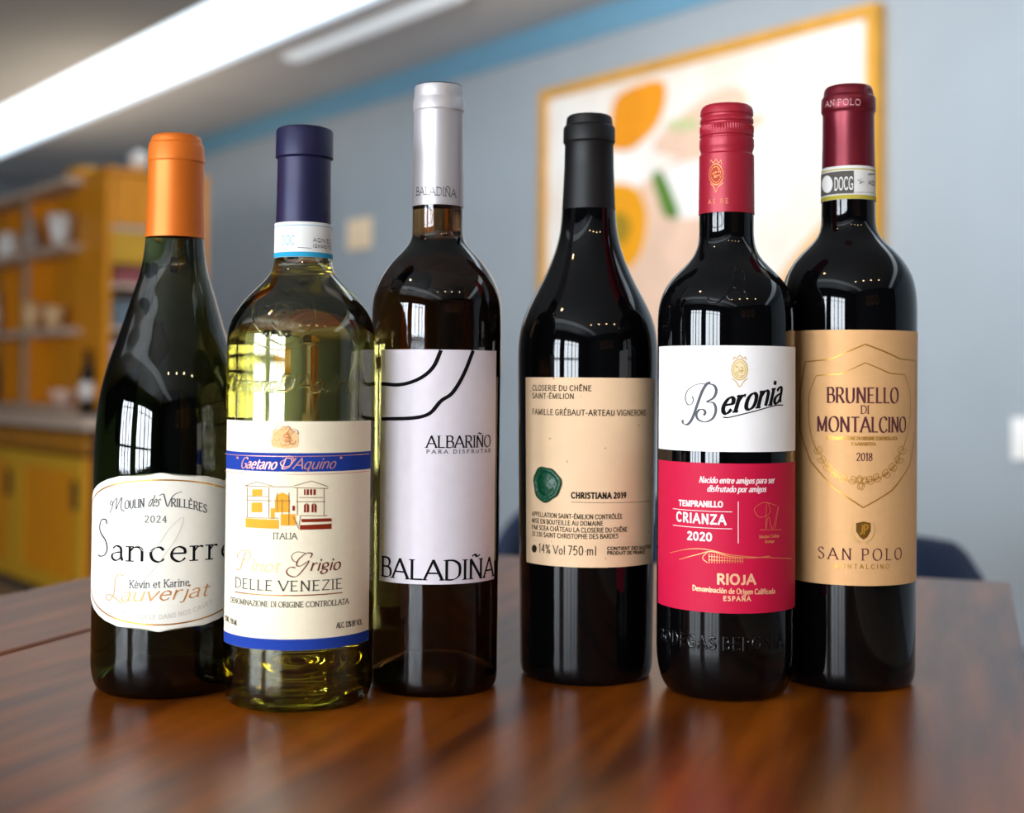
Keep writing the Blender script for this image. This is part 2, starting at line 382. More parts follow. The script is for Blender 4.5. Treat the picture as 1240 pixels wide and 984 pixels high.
# ================================================================== TABLE
TA = -math.asin(.33)
m_table = mat('walnut_veneer', 'a0540c', .29, noise=.5, nscale=4, stretch=(9, 1, 9), coat=.0, col2='562602', bump=.03, spec=.42)
m_tdark = mat('dark_table_edge', '2a1509', .4, noise=.3, nscale=6)
tbl = empty('dining_table', (0, 0, 0), TA)
tag(tbl, 'polished brown wooden table that the six wine bottles stand on', 'table')
TT = .032
V0, V1 = -.45, 1.25
obj('table_leaf', boxes((-.73, -.5755, V0, V1, TABLE_Z - TT, TABLE_Z), bevel=.003), m_table, tbl)
obj('tabletop', boxes((-.5715, .03, V0, V1, TABLE_Z - TT, TABLE_Z), bevel=.003), m_table, tbl)
obj('apron', boxes((-.68, -.02, V0 + .05, V1 - .05, TABLE_Z - TT - .08, TABLE_Z - TT - .001)), m_tdark, tbl)
for (x, y) in ((-.66, V0 + .1), (-.06, V0 + .1), (-.66, V1 - .1), (-.06, V1 - .1)):
    obj('leg', boxes((x - .03, x + .03, y - .03, y + .03, 0, TABLE_Z - TT - .081), bevel=.004), m_tdark, tbl)

# ================================================================== CHAIRS
m_navy = mat('navy_fabric', '1c2c4a', .85, noise=.2, nscale=60, bump=.15)
m_legm = mat('black_metal', '101114', .35)
def tub_chair(x, y, rz, label):
    t = empty('tub_chair', (x, y, 0), rz); tag(t, label, 'chair')
    bm = bmesh.new(); n = 40; secs = []
    for i in range(n + 1):
        th = math.radians(-115 + 230 * i / n)
        top = .685 - .12 * max(0, abs(i / n - .5) * 2 - .45) ** 1.2 * 1.8
        ring = []
        for (r, z) in [(.215, .36), (.25, .36), (.262, .5), (.258, top - .02), (.245, top), (.228, top - .005), (.218, top - .03), (.212, .5)]:
            ring.append(bm.verts.new((r * math.sin(th), r * math.cos(th), z)))
        secs.append(ring)
    for A, B in zip(secs, secs[1:]):
        for k in range(8): bm.faces.new((A[k], A[(k+1) % 8], B[(k+1) % 8], B[k]))
    bm.faces.new(secs[0]); bm.faces.new(secs[-1])
    obj('backrest', bm, m_navy, t, True)
    obj('seat', lathe(bmesh.new(), [(0, .37), (.2, .37), (.209, .39), (.209, .43), (.2, .455), (0, .465)], 40), m_navy, t, True)
    for sx in (-1, 1):
        for sy in (-1, 1):
            obj('leg', lathe(bmesh.new(), [(0, 0), (.009, 0), (.014, .369), (0, .369)], 12, .15 * sx, .15 * sy), m_legm, t, True)
tub_chair(.222, 2.6, -.25, 'navy tub chair behind the table, seen between the silver-capped and black-capped bottles')
tub_chair(.44, 1.98, -.45, 'navy tub chair behind the table, seen right of the burgundy-capped bottle')

# ================================================================== STROKE LETTERING
G = {
'A':(74,'l0,0 37,100;l37,100 74,0;l14,34 60,34'),'B':(60,'l10,0 10,100;s10,100 38,99 50,88 50,68 36,54 10,53;s10,53 40,53 56,40 56,14 40,1 10,0'),
'C':(70,'s66,80 56,96 38,101 16,88 5,50 16,12 38,-1 56,4 67,20'),'D':(72,'l10,0 10,100;s10,100 40,98 62,80 67,50 62,20 40,2 10,0'),
'E':(58,'l10,0 10,100;l10,99 52,99;l10,52 44,52;l10,1 54,1'),'F':(54,'l10,0 10,100;l10,99 52,99;l10,52 44,52'),
'G':(74,'s66,82 56,96 38,101 16,88 5,50 16,12 38,-1 58,4 66,12;l66,12 66,42;l44,42 68,42'),'H':(72,'l10,0 10,100;l62,0 62,100;l10,52 62,52'),
'I':(20,'l10,0 10,100'),'J':(40,'s30,100 30,60 30,25 26,6 14,-1 3,8'),'K':(66,'l10,0 10,100;l60,100 10,42;l26,58 62,0'),'L':(54,'l10,0 10,100;l10,1 52,1'),
'M':(90,'l12,0 12,100;l12,100 45,6;l45,6 78,100;l78,100 78,0'),'N':(74,'l10,0 10,100;l10,100 64,0;l64,0 64,100'),
'O':(78,'s39,101 14,88 4,50 14,12 39,-1 64,12 74,50 64,88 39,101'),'P':(57,'l10,0 10,100;s10,100 38,99 52,86 52,62 38,48 10,47'),
'Q':(78,'s39,101 14,88 4,50 14,12 39,-1 64,12 74,50 64,88 39,101;l44,20 74,-14'),'R':(64,'l10,0 10,100;s10,100 38,99 52,86 52,64 38,50 10,49;l30,49 60,0'),
'S':(52,'s46,82 36,98 20,100 8,88 8,70 22,58 38,46 48,28 42,8 26,-1 12,4 4,18'),'T':(64,'l32,0 32,100;l3,99 61,99'),
'U':(72,'s10,100 10,60 11,26 20,5 36,-1 52,5 61,26 62,60 62,100'),'V':(72,'l0,100 36,0;l36,0 72,100'),'W':(104,'l0,100 27,0;l27,0 52,100;l52,100 77,0;l77,0 104,100'),
'X':(66,'l2,100 64,0;l2,0 64,100'),'Y':(66,'l0,100 33,48;l66,100 33,48;l33,48 33,0'),'Z':(62,'l6,99 58,99;l58,99 4,1;l4,1 60,1'),
'a':(50,'s8,52 20,64 34,60 39,46 39,20 44,0;s38,38 20,34 6,24 6,8 18,-1 30,4 38,14'),'b':(54,'l8,0 8,100;s8,44 20,62 36,62 48,48 49,30 46,12 34,-1 20,1 8,16'),
'c':(48,'s42,50 32,63 18,60 7,44 6,28 12,8 24,-1 36,2 43,12'),'d':(56,'l46,0 46,100;s46,44 36,62 20,62 8,46 7,28 10,10 22,-1 36,2 46,16'),
'e':(52,'l7,35 45,35;s45,35 42,54 28,64 14,56 6,34 10,12 24,-1 36,2 45,14'),'f':(36,'s36,92 28,101 18,96 15,80 15,40 15,0;l4,63 30,63'),
'g':(52,'s24,64 10,58 7,44 12,30 26,26 40,34 42,48 36,60 24,64;s14,30 8,18 20,10 40,6 46,-10 34,-26 16,-26 6,-14 14,0'),
'h':(56,'l8,0 8,100;s8,40 20,60 34,63 44,54 46,36 46,0'),'i':(20,'l10,0 10,64;l10,84 10,94'),'j':(22,'s14,64 14,20 13,-12 8,-24 -2,-24;l14,84 14,94'),
'k':(52,'l8,0 8,100;l42,64 8,24;l20,38 46,0'),'l':(20,'l10,0 10,100'),'m':(84,'l8,0 8,64;s8,44 18,60 30,63 38,54 40,36 40,0;s40,44 50,60 62,63 70,54 72,36 72,0'),
'n':(56,'l8,0 8,64;s8,42 20,60 34,63 44,54 46,36 46,0'),'o':(54,'s27,64 11,54 6,31 11,8 27,-1 43,8 48,31 43,54 27,64'),
'p':(54,'l8,-30 8,64;s8,44 20,62 36,62 48,48 49,30 46,12 34,-1 20,1 8,16'),'q':(56,'l46,-30 46,64;s46,44 36,62 20,62 8,46 7,28 10,10 22,-1 36,2 46,16'),
'r':(38,'l8,0 8,64;s8,40 16,56 27,63 36,60'),'s':(42,'s36,54 26,64 12,62 8,50 16,38 30,30 37,16 30,2 16,-1 4,8'),'t':(34,'s15,84 15,40 16,12 22,0 32,4;l4,63 30,63'),
'u':(56,'s8,64 8,22 14,4 26,-1 38,6 46,22;l46,64 46,0'),'v':(50,'l2,64 25,0;l25,0 48,64'),'w':(74,'l2,64 20,0;l20,0 37,64;l37,64 54,0;l54,0 72,64'),
'x':(48,'l4,64 44,0;l4,0 44,64'),'y':(50,'l2,64 25,0;s48,64 25,0 14,-22 2,-26'),'z':(46,'l5,63 41,63;l41,63 4,1;l4,1 42,1'),
'0':(58,'s29,100 12,86 6,50 12,14 29,0 46,14 52,50 46,86 29,100'),'1':(36,'l22,0 22,100;l8,84 22,100'),'2':(54,'s6,78 12,94 28,101 44,92 46,72 34,46 5,1;l5,1 50,1'),
'3':(52,'s8,86 24,101 42,92 42,68 22,54;s22,54 44,48 48,24 36,3 18,-1 5,14'),'4':(58,'l40,0 40,100;l40,100 5,30;l5,30 54,30'),
'5':(54,'l44,99 14,99;l14,99 10,56;s10,56 28,64 46,50 48,28 36,5 18,-1 5,12'),'7':(52,'l5,99 48,99;l48,99 18,0'),'8':(54,'s27,100 10,88 12,66 27,54 44,40 48,18 27,-1 6,18 10,40 27,54 42,66 44,88 27,100'),
'9':(54,'s46,64 34,44 14,48 7,70 14,92 30,100 44,90 47,60 38,20 14,0'),'6':(54,'s8,36 20,56 40,52 47,30 40,8 24,0 10,10 7,40 16,80 40,100'),
'%':(74,'l14,0 60,100;s16,100 6,86 8,64 18,58 28,66 28,88 16,100;s56,42 46,30 46,10 56,0 66,10 66,30 56,42'),
'.':(18,'l8,0 8,8'),'-':(34,'l5,38 29,38'),"'":(16,'l10,100 6,76'),'"':(26,'l8,100 6,82;l18,100 16,82'),'/':(40,'l2,-8 38,104'),',':(18,'l9,6 4,-16'),'+':(50,'l5,40 45,40;l25,18 25,62'),
}
ACC = {'Ñ':('N','s16,116 28,124 44,114 58,122'),'Ê':('E','l18,112 32,126;l32,126 46,112'),'É':('E','l26,112 42,128'),'È':('E','l38,112 22,128'),'Â':('A','l24,112 37,126;l37,126 50,112'),
       'Ô':('O','l26,112 39,126;l39,126 52,112'),'ó':('o','l22,76 36,94'),'é':('e','l20,76 34,94')}
def glyph(ch):
    if ch in ACC:
        b, extra = ACC[ch]; w_, s = G[b]; return w_, s + ';' + extra
    return G.get(ch, (30, ''))
def parse(s):
    out = []
    for part in s.split(';'):
        if not part: continue
        k = part[0]; out.append((k, [tuple(float(v) for v in q.split(',')) for q in part[1:].split()]))
    return out
def catmull(P, n=5):
    if len(P) < 3: return P
    closed = P[0] == P[-1]; out = []
    Q = ([P[-2]] if closed else [(2*P[0][0]-P[1][0], 2*P[0][1]-P[1][1])]) + P + ([P[1]] if closed else [(2*P[-1][0]-P[-2][0], 2*P[-1][1]-P[-2][1])])
    for i in range(1, len(Q) - 2):
        p0, p1, p2, p3 = Q[i-1:i+3]
        for j in range(n):
            t = j / n
            out.append(tuple(.5*((2*p1[k]) + (-p0[k]+p2[k])*t + (2*p0[k]-5*p1[k]+4*p2[k]-p3[k])*t*t + (-p0[k]+3*p1[k]-3*p2[k]+p3[k])*t**3) for k in (0, 1)))
    out.append(P[-1]); return out

class Ink:
    """collects flat strokes in the unrolled (theta, z) plane of one bottle, at a radial offset above the surface"""
    def __init__(s, B, off=.00042, relief=0): s.B = B; s.bm = bmesh.new(); s.off = off; s.relief = relief; s.parts = []
    def vert(s, th, z, extra=0):
        r = s.B.rad(z) + s.off + extra
        return s.bm.verts.new((r * math.sin(th), -r * math.cos(th), z))
    def strip(s, pts, lo, hi, nib=20, taper=False):
        """pts in metres on the unrolled surface: (arc, z); arc = theta * rref"""
        rr = s.B.rref; dense = [pts[0]]
        for p, q in zip(pts, pts[1:]):
            m = max(1, int(math.ceil(abs(q[0] - p[0]) / .0009)))
            dense += [(p[0] + (q[0]-p[0])*j/m, p[1] + (q[1]-p[1])*j/m) for j in range(1, m + 1)]
        pts = dense; n = len(pts); rows = []
        for i, p in enumerate(pts):
            a = pts[max(i-1, 0)]; b = pts[min(i+1, n-1)]
            dx, dy = b[0]-a[0], b[1]-a[1]; L = math.hypot(dx, dy) or 1e-9; dx /= L; dy /= L
            wd = lo + (hi - lo) * abs(math.sin(math.atan2(dy, dx) - math.radians(nib)))
            if taper and i in (0, n-1): wd *= .3
            h = wd / 2; px, pz = p
            if s.relief:
                rows.append([s.vert((px - dy*h)/rr, pz + dx*h), s.vert(px/rr, pz, s.relief), s.vert((px + dy*h)/rr, pz - dx*h)])
            else:
                rows.append([s.vert((px - dy*h)/rr, pz + dx*h), s.vert((px + dy*h)/rr, pz - dx*h)])
        for A, C in zip(rows, rows[1:]):
            for k in range(len(A) - 1):
                s.bm.faces.new((A[k], A[k+1], C[k+1], C[k]))
    def text(s, txt, p0, p1, h, style='sans', wt=.12, con=.35, shear=0, level=True, pm=None, gap=.08, space=.32, nib=20):
        B = s.B
        if len(s.bm.verts): s.parts.append(s.bm); s.bm = bmesh.new()
        t0, z0 = B.hit(*p0); t1, z1 = B.hit(*p1)
        if level and pm is None: z0 = z1 = (z0 + z1) / 2
        H = h / B.s; total = 0; lay = []
        for ch in txt:
            if ch == ' ': total += space; continue
            w_, st = glyph(ch); lay.append((total, ch, st)); total += w_/100 + gap
        total -= gap
        A0, A1 = t0 * B.rref, t1 * B.rref
        sx = (A1 - A0 - shear * H * .0) / total; hi = max(wt * H * 1.2, .95 / B.s); lo = max(hi * con, .75 / B.s)
        if pm is not None: tm, zm = B.hit(*pm); um = (tm - t0) / (t1 - t0)
        def place(x, y):
            u = x / total
            if pm is None: zb = z0 + (z1 - z0) * u
            else:  # quadratic through p0, pm, p1
                zb = z0*(u-um)*(u-1)/um + zm*u*(u-1)/(um*(um-1)) + z1*u*(u-um)/(1-um)
            return (A0 + x * sx + shear * y * H, zb + y * H)
        for (x0, ch, st) in lay:
            strokes = parse(st)
            ends = {}
            for k, P in strokes:
                if k == 'l' and abs(P[1][1]-P[0][1]) > 50:
                    for q in P: ends[q] = ends.get(q, 0) + 1
            for k, P in strokes:
                Q = catmull(P) if k == 's' else P
                M_ = [place(x0 + q[0]/100, q[1]/100) for q in Q]
                if k == 'l' and len(M_) == 2:
                    (ax, ay), (bx, by) = M_; L = math.hypot(bx-ax, by-ay) or 1; e = lo * .5 / L
                    M_ = [(ax-(bx-ax)*e, ay-(by-ay)*e), (bx+(bx-ax)*e, by+(by-ay)*e)]
                s.strip(M_, lo, hi, nib)
                if style == 'serif' and k == 'l' and abs(P[1][1]-P[0][1]) > 40:
                    for q in P:
                        if q[1] in (0, 100, 64, -30) and ends.get(q, 1) == 1:
                            a = place(x0 + q[0]/100 - .13, q[1]/100); b = place(x0 + q[0]/100 + .13, q[1]/100)
                            s.strip([a, b], max(lo, .05*H), max(lo, .05*H))
        s.parts.append(s.bm); s.bm = bmesh.new()
    def path(s, px, wpx, con=.5, smooth=True, nib=20, taper=False):
        P = catmull([tuple(map(float, q)) for q in px], 5) if smooth else px
        pts = []
        for q in P:
            t, z = s.B.hit(*q); pts.append((t * s.B.rref, z))
        s.strip(pts, wpx * con / s.B.s, wpx / s.B.s, nib, taper)
    def line(s, p0, p1, wpx, n=16):
        t0, z0 = s.B.hit(*p0); t1, z1 = s.B.hit(*p1); r = s.B.rref
        s.strip([((t0 + (t1-t0)*i/n) * r, z0 + (z1-z0)*i/n) for i in range(n + 1)], wpx/s.B.s, wpx/s.B.s)
    def fill(s, px):
        b2 = bmesh.new(); P = [s.B.hit(*q) for q in px]
        b2.faces.new([b2.verts.new((t, z, 0)) for t, z in P])
        lo_, hi_ = min(p[0] for p in P), max(p[0] for p in P); t = lo_ + .04
        while t < hi_:
            bmesh.ops.bisect_plane(b2, geom=b2.verts[:] + b2.edges[:] + b2.faces[:], plane_co=(t, 0, 0), plane_no=(1, 0, 0)); t += .04
        mp = {v: s.vert(v.co.x, v.co.y) for v in b2.verts}
        for f in b2.faces: s.bm.faces.new([mp[v] for v in f.verts])
        b2.free()
    def band(s, y0, y1, th0, th1, n=60):
        z0, z1 = s.B.zf(y0), s.B.zf(y1); prev = None
        for i in range(n + 1):
            t = th0 + (th1 - th0) * i / n; cur = (s.vert(t, z0), s.vert(t, z1))
            if prev: s.bm.faces.new((prev[0], cur[0], cur[1], prev[1]))
            prev = cur
    def done(s, name, m, parent):
        if len(s.bm.verts): s.parts.append(s.bm)
        for b in s.parts:
            o = obj(name, b, m, parent)
            if s.relief:
                for p in o.data.polygons: p.use_smooth = True
        return o

# ================================================================== BOTTLES
class Bottle:
    def __init__(s, xb, ybase, hw, sil, heel_h, heel_r, low=None):
        """xb: axis pixel at the foot; ybase: lowest front pixel; hw: half width px; sil: silhouette list (y, hw) top-down"""
        p = on_plane(xb, ybase, Vector((0, 0, TABLE_Z)), Vector((0, 0, 1)))
        s.D = p.y / (1 - (hw - heel_r) / F); s.R = hw / F * s.D
        q = on_plane(xb, 800, Vector((0, s.D, 0)), Vector((0, 1, 0)))
        s.X = q.x; s.xb = xb; s.s = F / (s.D - s.R); s.caps = []
        s.rref = s.R
        pr = []
        for (y, h) in sil: pr.append((h / F * s.D, s.zs(y)))
        last = pr[-1][0]
        hh = heel_h / s.s; hr = heel_r / s.s
        rb = (low or hw) / F * s.D
        pts = pr + [(rb, hh)]
        for k in range(1, 7):
            a = math.pi / 2 * k / 6; pts.append((rb - hr * (1 - math.cos(a)), hh * (1 - math.sin(a)) + .0002))
        # resample the upper part evenly and relax it, so that reflections run clean
        s.prof = pts; top, bot = pts[0][1], hh; NN = 190
        zz = [top + (bot - top) * i / NN for i in range(NN + 1)]
        cv = smoothprof(pts); s.prof = cv
        r_ = [s.rad(z) for z in zz]
        for _ in range(14):
            r_ = [r_[0]] + [(r_[i-1] + 2*r_[i] + r_[i+1]) / 4 for i in range(1, NN)] + [r_[-1]]
        low_ = pts[len(pr) + 1:]
        s.prof = list(zip(r_, zz)) + low_
        s.root = empty('wine_bottle', (s.X, s.D, TABLE_Z))
    def xc(s, y): return s.xb
    def zs(s, y):
        q = on_plane(s.xb + (800 - y) * .008, y, Vector((0, s.D, 0)), Vector((0, 1, 0))); return q.z - TABLE_Z
    def zf(s, y, r=None):
        if r is None:
            r = s.R
            for _ in range(3): r = s.rad(s._zf(y, r))
        return s._zf(y, r)
    def _zf(s, y, r):
        q = on_plane(s.xb + (800 - y) * .008, y, Vector((0, s.D - r, 0)), Vector((0, 1, 0))); return q.z - TABLE_Z
    def rad(s, z):
        for P in s.caps:
            if P[-1][1] <= z <= P[0][1]:
                for (r0, z0), (r1, z1) in zip(P, P[1:]):
                    if z1 <= z <= z0: return r0 + (r1 - r0) * ((z0 - z) / (z0 - z1) if z0 > z1 else 0)
        P = s.prof
        if z >= P[0][1]: return P[0][0]
        for (r0, z0), (r1, z1) in zip(P, P[1:]):
            if z1 <= z <= z0: return r0 + (r1 - r0) * ((z0 - z) / (z0 - z1) if z0 > z1 else 0)
        return P[-1][0]
    def hit(s, px, py):
        """pixel -> (theta, z) on the bottle's own surface"""
        d = unproj(px, py); o = CAM - Vector((s.X, s.D, TABLE_Z)); r = s.R
        a = d.x*d.x + d.y*d.y; b = 2*(o.x*d.x + o.y*d.y)
        for _ in range(5):
            c = o.x*o.x + o.y*o.y - r*r; disc = b*b - 4*a*c
            t = (-b - math.sqrt(disc)) / (2*a) if disc > 0 else -b / (2*a)
            p = o + d * t; r = s.rad(p.z)
        return math.atan2(p.x, -p.y), p.z
    def glass(s, m, punt=.018, n=128):
        P = s.prof; rb = P[-1][0]
        prof = [(0, P[0][1])] + P + [(rb * .93, 0), (rb * .82, .002), (rb * .6, punt * .6), (rb * .3, punt * .95), (0, punt)]
        o = obj('glass', lathe(bmesh.new(), prof, n), m, s.root, True); sharp(o, 50); s.gl = o; return o
    def cap(s, lst, m, name='capsule', mod=None, topround=True):
        """lst: (y front px, hw px) top-down"""
        P = [(h / F * s.D, s._zf(y, h / F * s.D)) for (y, h) in lst]
        r0, z0 = P[0]
        prof = [(0, z0 + .0003)] + [(r0 * .8, z0 + .0002)] + P + [(P[-1][0] - .0006, P[-1][1]), (P[-1][0] - .0006, P[-1][1] + .003)]
        if name == 'capsule': prof += [(0, P[-1][1] + .003)]
        o = obj(name, lathe(bmesh.new(), prof if name == 'capsule' else P + [(P[-1][0] - .0003, P[-1][1]), (P[0][0] - .0003, P[0][1]), P[0]], 128, mod=mod), m, s.root, True)
        sharp(o, 30); s.caps.append(P); return o
    def label(s, name, m, y0, y1, th0, th1, th=.0003, rows=12, shape=None, n=72):
        z0, z1 = s.zf(y0), s.zf(y1); bm = bmesh.new(); out = []; inn = []
        for i in range(rows + 1):
            v = i / rows; z = z0 + (z1 - z0) * v; a, b = (th0, th1) if shape is None else shape(v)
            out.append([]); inn.append([])
            for k in range(n + 1):
                t = a + (b - a) * k / n; r = s.rad(z)
                for L, rr in ((out, r + th), (inn, r + .00004)):
                    L[-1].append(bm.verts.new((rr * math.sin(t), -rr * math.cos(t), z)))
        for i in range(rows):
            for k in range(n):
                bm.faces.new((out[i][k], out[i+1][k], out[i+1][k+1], out[i][k+1]))
                bm.faces.new((inn[i][k], inn[i][k+1], inn[i+1][k+1], inn[i+1][k]))
            for k in (0, n): bm.faces.new((out[i][k], out[i+1][k], inn[i+1][k], inn[i][k]))
        for i in (0, rows):
            for k in range(n): bm.faces.new((out[i][k], out[i][k+1], inn[i][k+1], inn[i][k]))
        o = obj(name, bm, m, s.root, True); sharp(o, 40); return o
def smoothprof(P):
    out = []
    n = len(P)
    for i in range(n - 1):
        p0, p1, p2, p3 = P[max(i-1, 0)], P[i], P[i+1], P[min(i+2, n-1)]
        big = abs(p1[1] - p2[1]) > .06
        for j in range(1 if big else 4):
            t = j / 4
            if big: out.append(p1); continue
            q = [0, 0]
            for k in (0, 1):
                # monotone-ish hermite
                m1 = (p2[k] - p0[k]) / max(1e-6, abs(p2[1]-p0[1])) * abs(p2[1]-p1[1])
                m2 = (p3[k] - p1[k]) / max(1e-6, abs(p3[1]-p1[1])) * abs(p2[1]-p1[1])
                q[k] = (2*t**3-3*t*t+1)*p1[k] + (t**3-2*t*t+t)*m1 + (-2*t**3+3*t*t)*p2[k] + (t**3-t*t)*m2
            out.append(tuple(q))
    out.append(P[-1]); return out
D2R = math.radians

gold = mat('gold_foil', 'd99a3a', .32, .7)
bronze = mat('bronze_foil', 'b06a34', .35, .55)
blackink = mat('black_ink', '101012', .5)
greyink = mat('grey_ink', '55585c', .55)
paleink = mat('pale_grey_ink', 'b9b9b4', .6)

# ---------------------------------------------------------------- bottle: Sancerre
m_olive = mat('olive_glass', 'dfe6c8', .0, trans=1, ior=1.5, absorb='8a963c', dens=72)
B = Bottle(204, 847, 90, [(278, 34), (288, 34.2), (304, 36), (320, 38), (342, 43.5), (361, 50), (382, 56), (402, 62.5), (422, 69), (442, 76), (462, 81), (482, 85), (502, 87.3), (522, 88.8), (545, 90), (580, 90)], 38, 12)
B1 = B
tag(B.root, 'dark olive wine bottle with orange foil cap and cream oval label', 'wine bottle')
B.glass(m_olive, .02)
m_orange = mat('orange_foil', 'e8761c', .45, .35, noise=.06, nscale=120, stretch=(1, 1, .1))
B.cap([(160, 25), (161.5, 28.5), (164, 30), (168.5, 30.5), (169.5, 31.8), (172, 32.8), (191, 34), (192.5, 33.2), (194, 33), (240, 33.8), (285, 35)], m_orange)
m_cream = mat('cream_label_paper', 'f6f2e6', .62, noise=.03, nscale=200, bump=.05)
tc_, zc_ = B.hit(194, 668)
zt, zb_ = B.zf(572.5), B.zf(765)
def ovalshape(v, a=D2R(100)):
    q = max(0.0, 1 - (2*v - 1) ** 2) ** .5
    return (tc_ - a * q - .02, tc_ + a * q + .02)
lb = B.label('front_label', m_cream, 572.5, 765, 0, 0, rows=40, shape=ovalshape)
k = Ink(B)
def oval_ring(k, inset, wpx):
    hz = (zt - zb_) / 2 - inset / B.s; a = D2R(100) * B.rref - inset / B.s; zm = (zt + zb_) / 2
    pts = [(tc_ * B.rref + a * math.cos(t), zm + hz * math.sin(t)) for t in [2*math.pi*i/160 for i in range(161)]]
    k.strip(pts, wpx / B.s, wpx / B.s)
oval_ring(k, 8.5, 1.7); k.done('gold_border', gold, lb)
k = Ink(B)
k.path([(133.5, 621), (137, 612), (136, 606), (134, 609), (136, 611), (142, 603), (141, 616), (143, 612), (148, 602), (147, 615), (151, 619)], 1.3, .5)
k.text('OULIN', (151.5, 616), (175, 613.3), 10, 'serif', .12, .4, level=False)
k.text('des', (179, 612.5), (192, 612.5), 13, 'sans', .07, .6, shear=.4)
k.path([(193, 600), (198, 598), (200, 604), (203, 613), (208, 602), (214, 597), (220, 595)], 1.4, .5)
k.text('RILLÈRES', (207, 613), (250, 621), 9.5, 'serif', .12, .4, level=False, pm=(229, 615))
k.text('2024', (175.5, 632), (202, 632), 7.5, 'serif', .11, .45, gap=.2)
k.done('lettering', greyink, lb)
k = Ink(B)
k.path([(130, 634), (129, 629), (124, 629), (121.5, 637), (123, 645), (128.5, 654), (130.5, 664), (127.5, 671.5), (122, 673), (119.5, 671)], 2.3, .5)
k.text('ancerre', (135, 674.5), (281, 675.5), 27, 'serif', .105, .35, gap=.1)
k.done('lettering', blackink, lb)
k = Ink(B)
k.text('Kévin et Karine', (157, 711.5), (229, 708.5), 9, 'serif', .10, .5, level=False)
k.done('lettering', greyink, lb)
k = Ink(B)
k.text('auverjat', (146, 727), (251, 720.5), 17, 'sans', .11, .4, shear=.35, level=False, gap=.05)
k.path([(150, 697), (144, 695), (140, 703), (139, 716), (134, 726), (129, 724), (131, 719), (138, 722), (148, 730), (156, 727)], 1.6, .5)
k.done('lettering', mat('copper_ink', 'dc9650', .4, .4), lb)
k = Ink(B)
k.text('MIS EN BOUTEILLE DANS NOS CAVES', (130, 733), (256, 730), 5, 'sans', .12, .6, pm=(192, 749), gap=.2)
k.path([(160, 645), (175, 668), (190, 662), (205, 640), (222, 626), (214, 650), (190, 684), (165, 712), (135, 722)], .9, .6)
k.done('watermark', mat('faint_ink', 'd5d3c8', .6), lb)

# ---------------------------------------------------------------- bottle: Pinot Grigio
m_clear = mat('clear_glass', 'fafbec', .0, trans=1, ior=1.5, absorb='b4dc88', dens=4)
m_wine = mat('pale_wine', 'fdf6c0', .0, trans=1, ior=1.345, absorb='f8d44c', dens=5.5)
B = Bottle(361, 863, 89, [(258, 32), (300, 33.5), (312, 34), (323, 35), (331, 37.8), (341, 45), (351, 57), (361, 66.6), (371, 74.7), (381, 81), (391, 85.4), (404, 88.6), (420, 89), (450, 89)], 30, 9)
B2 = B
tag(B.root, 'clear bottle of pale yellow wine with navy cap and ivory label with blue bands', 'wine bottle')
# hollow glass shell
outer = list(B.prof); wall = .0028
inner = []
for (r, z) in outer:
    if z > .012: inner.append((r - wall, z))
rb = B.prof[-1][0]
ztop = B.prof[0][1]
prof = [(outer[0][0] - wall, ztop)] + outer + [(rb * .93, 0), (rb * .85, .0015), *[(rb * (.8 - .8*i/24), .0275 * (1 - (1 - i/24)**2.2) + .002 + (.0006 if i % 2 else 0)) for i in range(24)], (0, .0285)]
bot = [(0, .0335), (rb * .25, .032), (rb * .5, .0272), (rb * .74, .0165), (rb * .86, .0085), (rb * .97, .0075), (rb * 1.0, .011)]
prof += bot + inner[::-1]
obj('glass', lathe(bmesh.new(), prof, 128), m_clear, B.root, True)
ov = .0004; zl = B.zs(327)
wp = [(0, zl)] + [(r + ov, z) for (r, z) in inner if z < zl] + [(r + ov, z - ov) for (r, z) in bot[::-1]]
wp = [(0, zl), (wp[1][0], zl)] + wp[1:]
obj('wine', lathe(bmesh.new(), wp, 96), m_wine, B.root, True)
# cork inside neck
m_navycap = mat('navy_foil', '15153f', .45, .25, noise=.12, nscale=60, bump=.2)
B.cap([(150.5, 29), (151.5, 33), (154, 34.5), (186, 34.8), (187.5, 33), (189, 32.2), (230, 32.6), (269, 33.2)], m_navycap)
bd = B.cap([(268, 34.8), (310.5, 35)], mat('excise_paper', 'e9e9e6', .55, noise=.04, nscale=90), 'neck_band')
for q in ((268.3, 272.5), (304.5, 310.3)):
    k = Ink(B, .00012); k.band(*q, -math.pi, math.pi); k.done('blue_stripe', mat('cyan_ink', '2f9cc4', .5), bd)
k = Ink(B, .00012); k.text('DOC', (341, 296), (357, 296), 11, 'sans', .12, .7, gap=.12)
k.done('lettering', mat('pale_blue_ink', '7fb0c8', .5), bd)
k = Ink(B, .00012); k.text('AQN/EC', (379, 292.5), (400, 295), 4.6, 'sans', .16, .8, level=False, gap=.16)
k.text('IGNM0/TS', (379, 299.5), (400, 302), 4, 'sans', .16, .8, level=False, gap=.12)
k.line((360, 299.5), (377, 300.5), .6); k.done('lettering', blackink, bd)
m_paper2 = mat('ivory_label_paper', 'fbeed0', .55, noise=.03, nscale=200, bump=.04)
T0, T1 = B.hit(273.5, 650)[0], B.hit(447, 650)[0]
lb = B.label('front_label', m_paper2, 510, 787.5, T0, T1)
blue = mat('royal_blue_ink', '24409c', .45)
k = Ink(B, .00036); k.band(548.5, 571, T0, T1); k.done('blue_band', blue, lb)
k = Ink(B, .00036); k.band(774, 787.4, T0, T1); k.done('blue_band', blue, lb)
rose = mat('rose_foil', 'e0a090', .4, .4); rust = mat('rust_ink', '8c2c18', .5); amb = mat('amber_ink', 'f0a838', .5)
k = Ink(B, .00046); k.text('Gaetano', (292, 567), (334, 567), 13, 'sans', .13, .4, shear=.4, gap=.04)
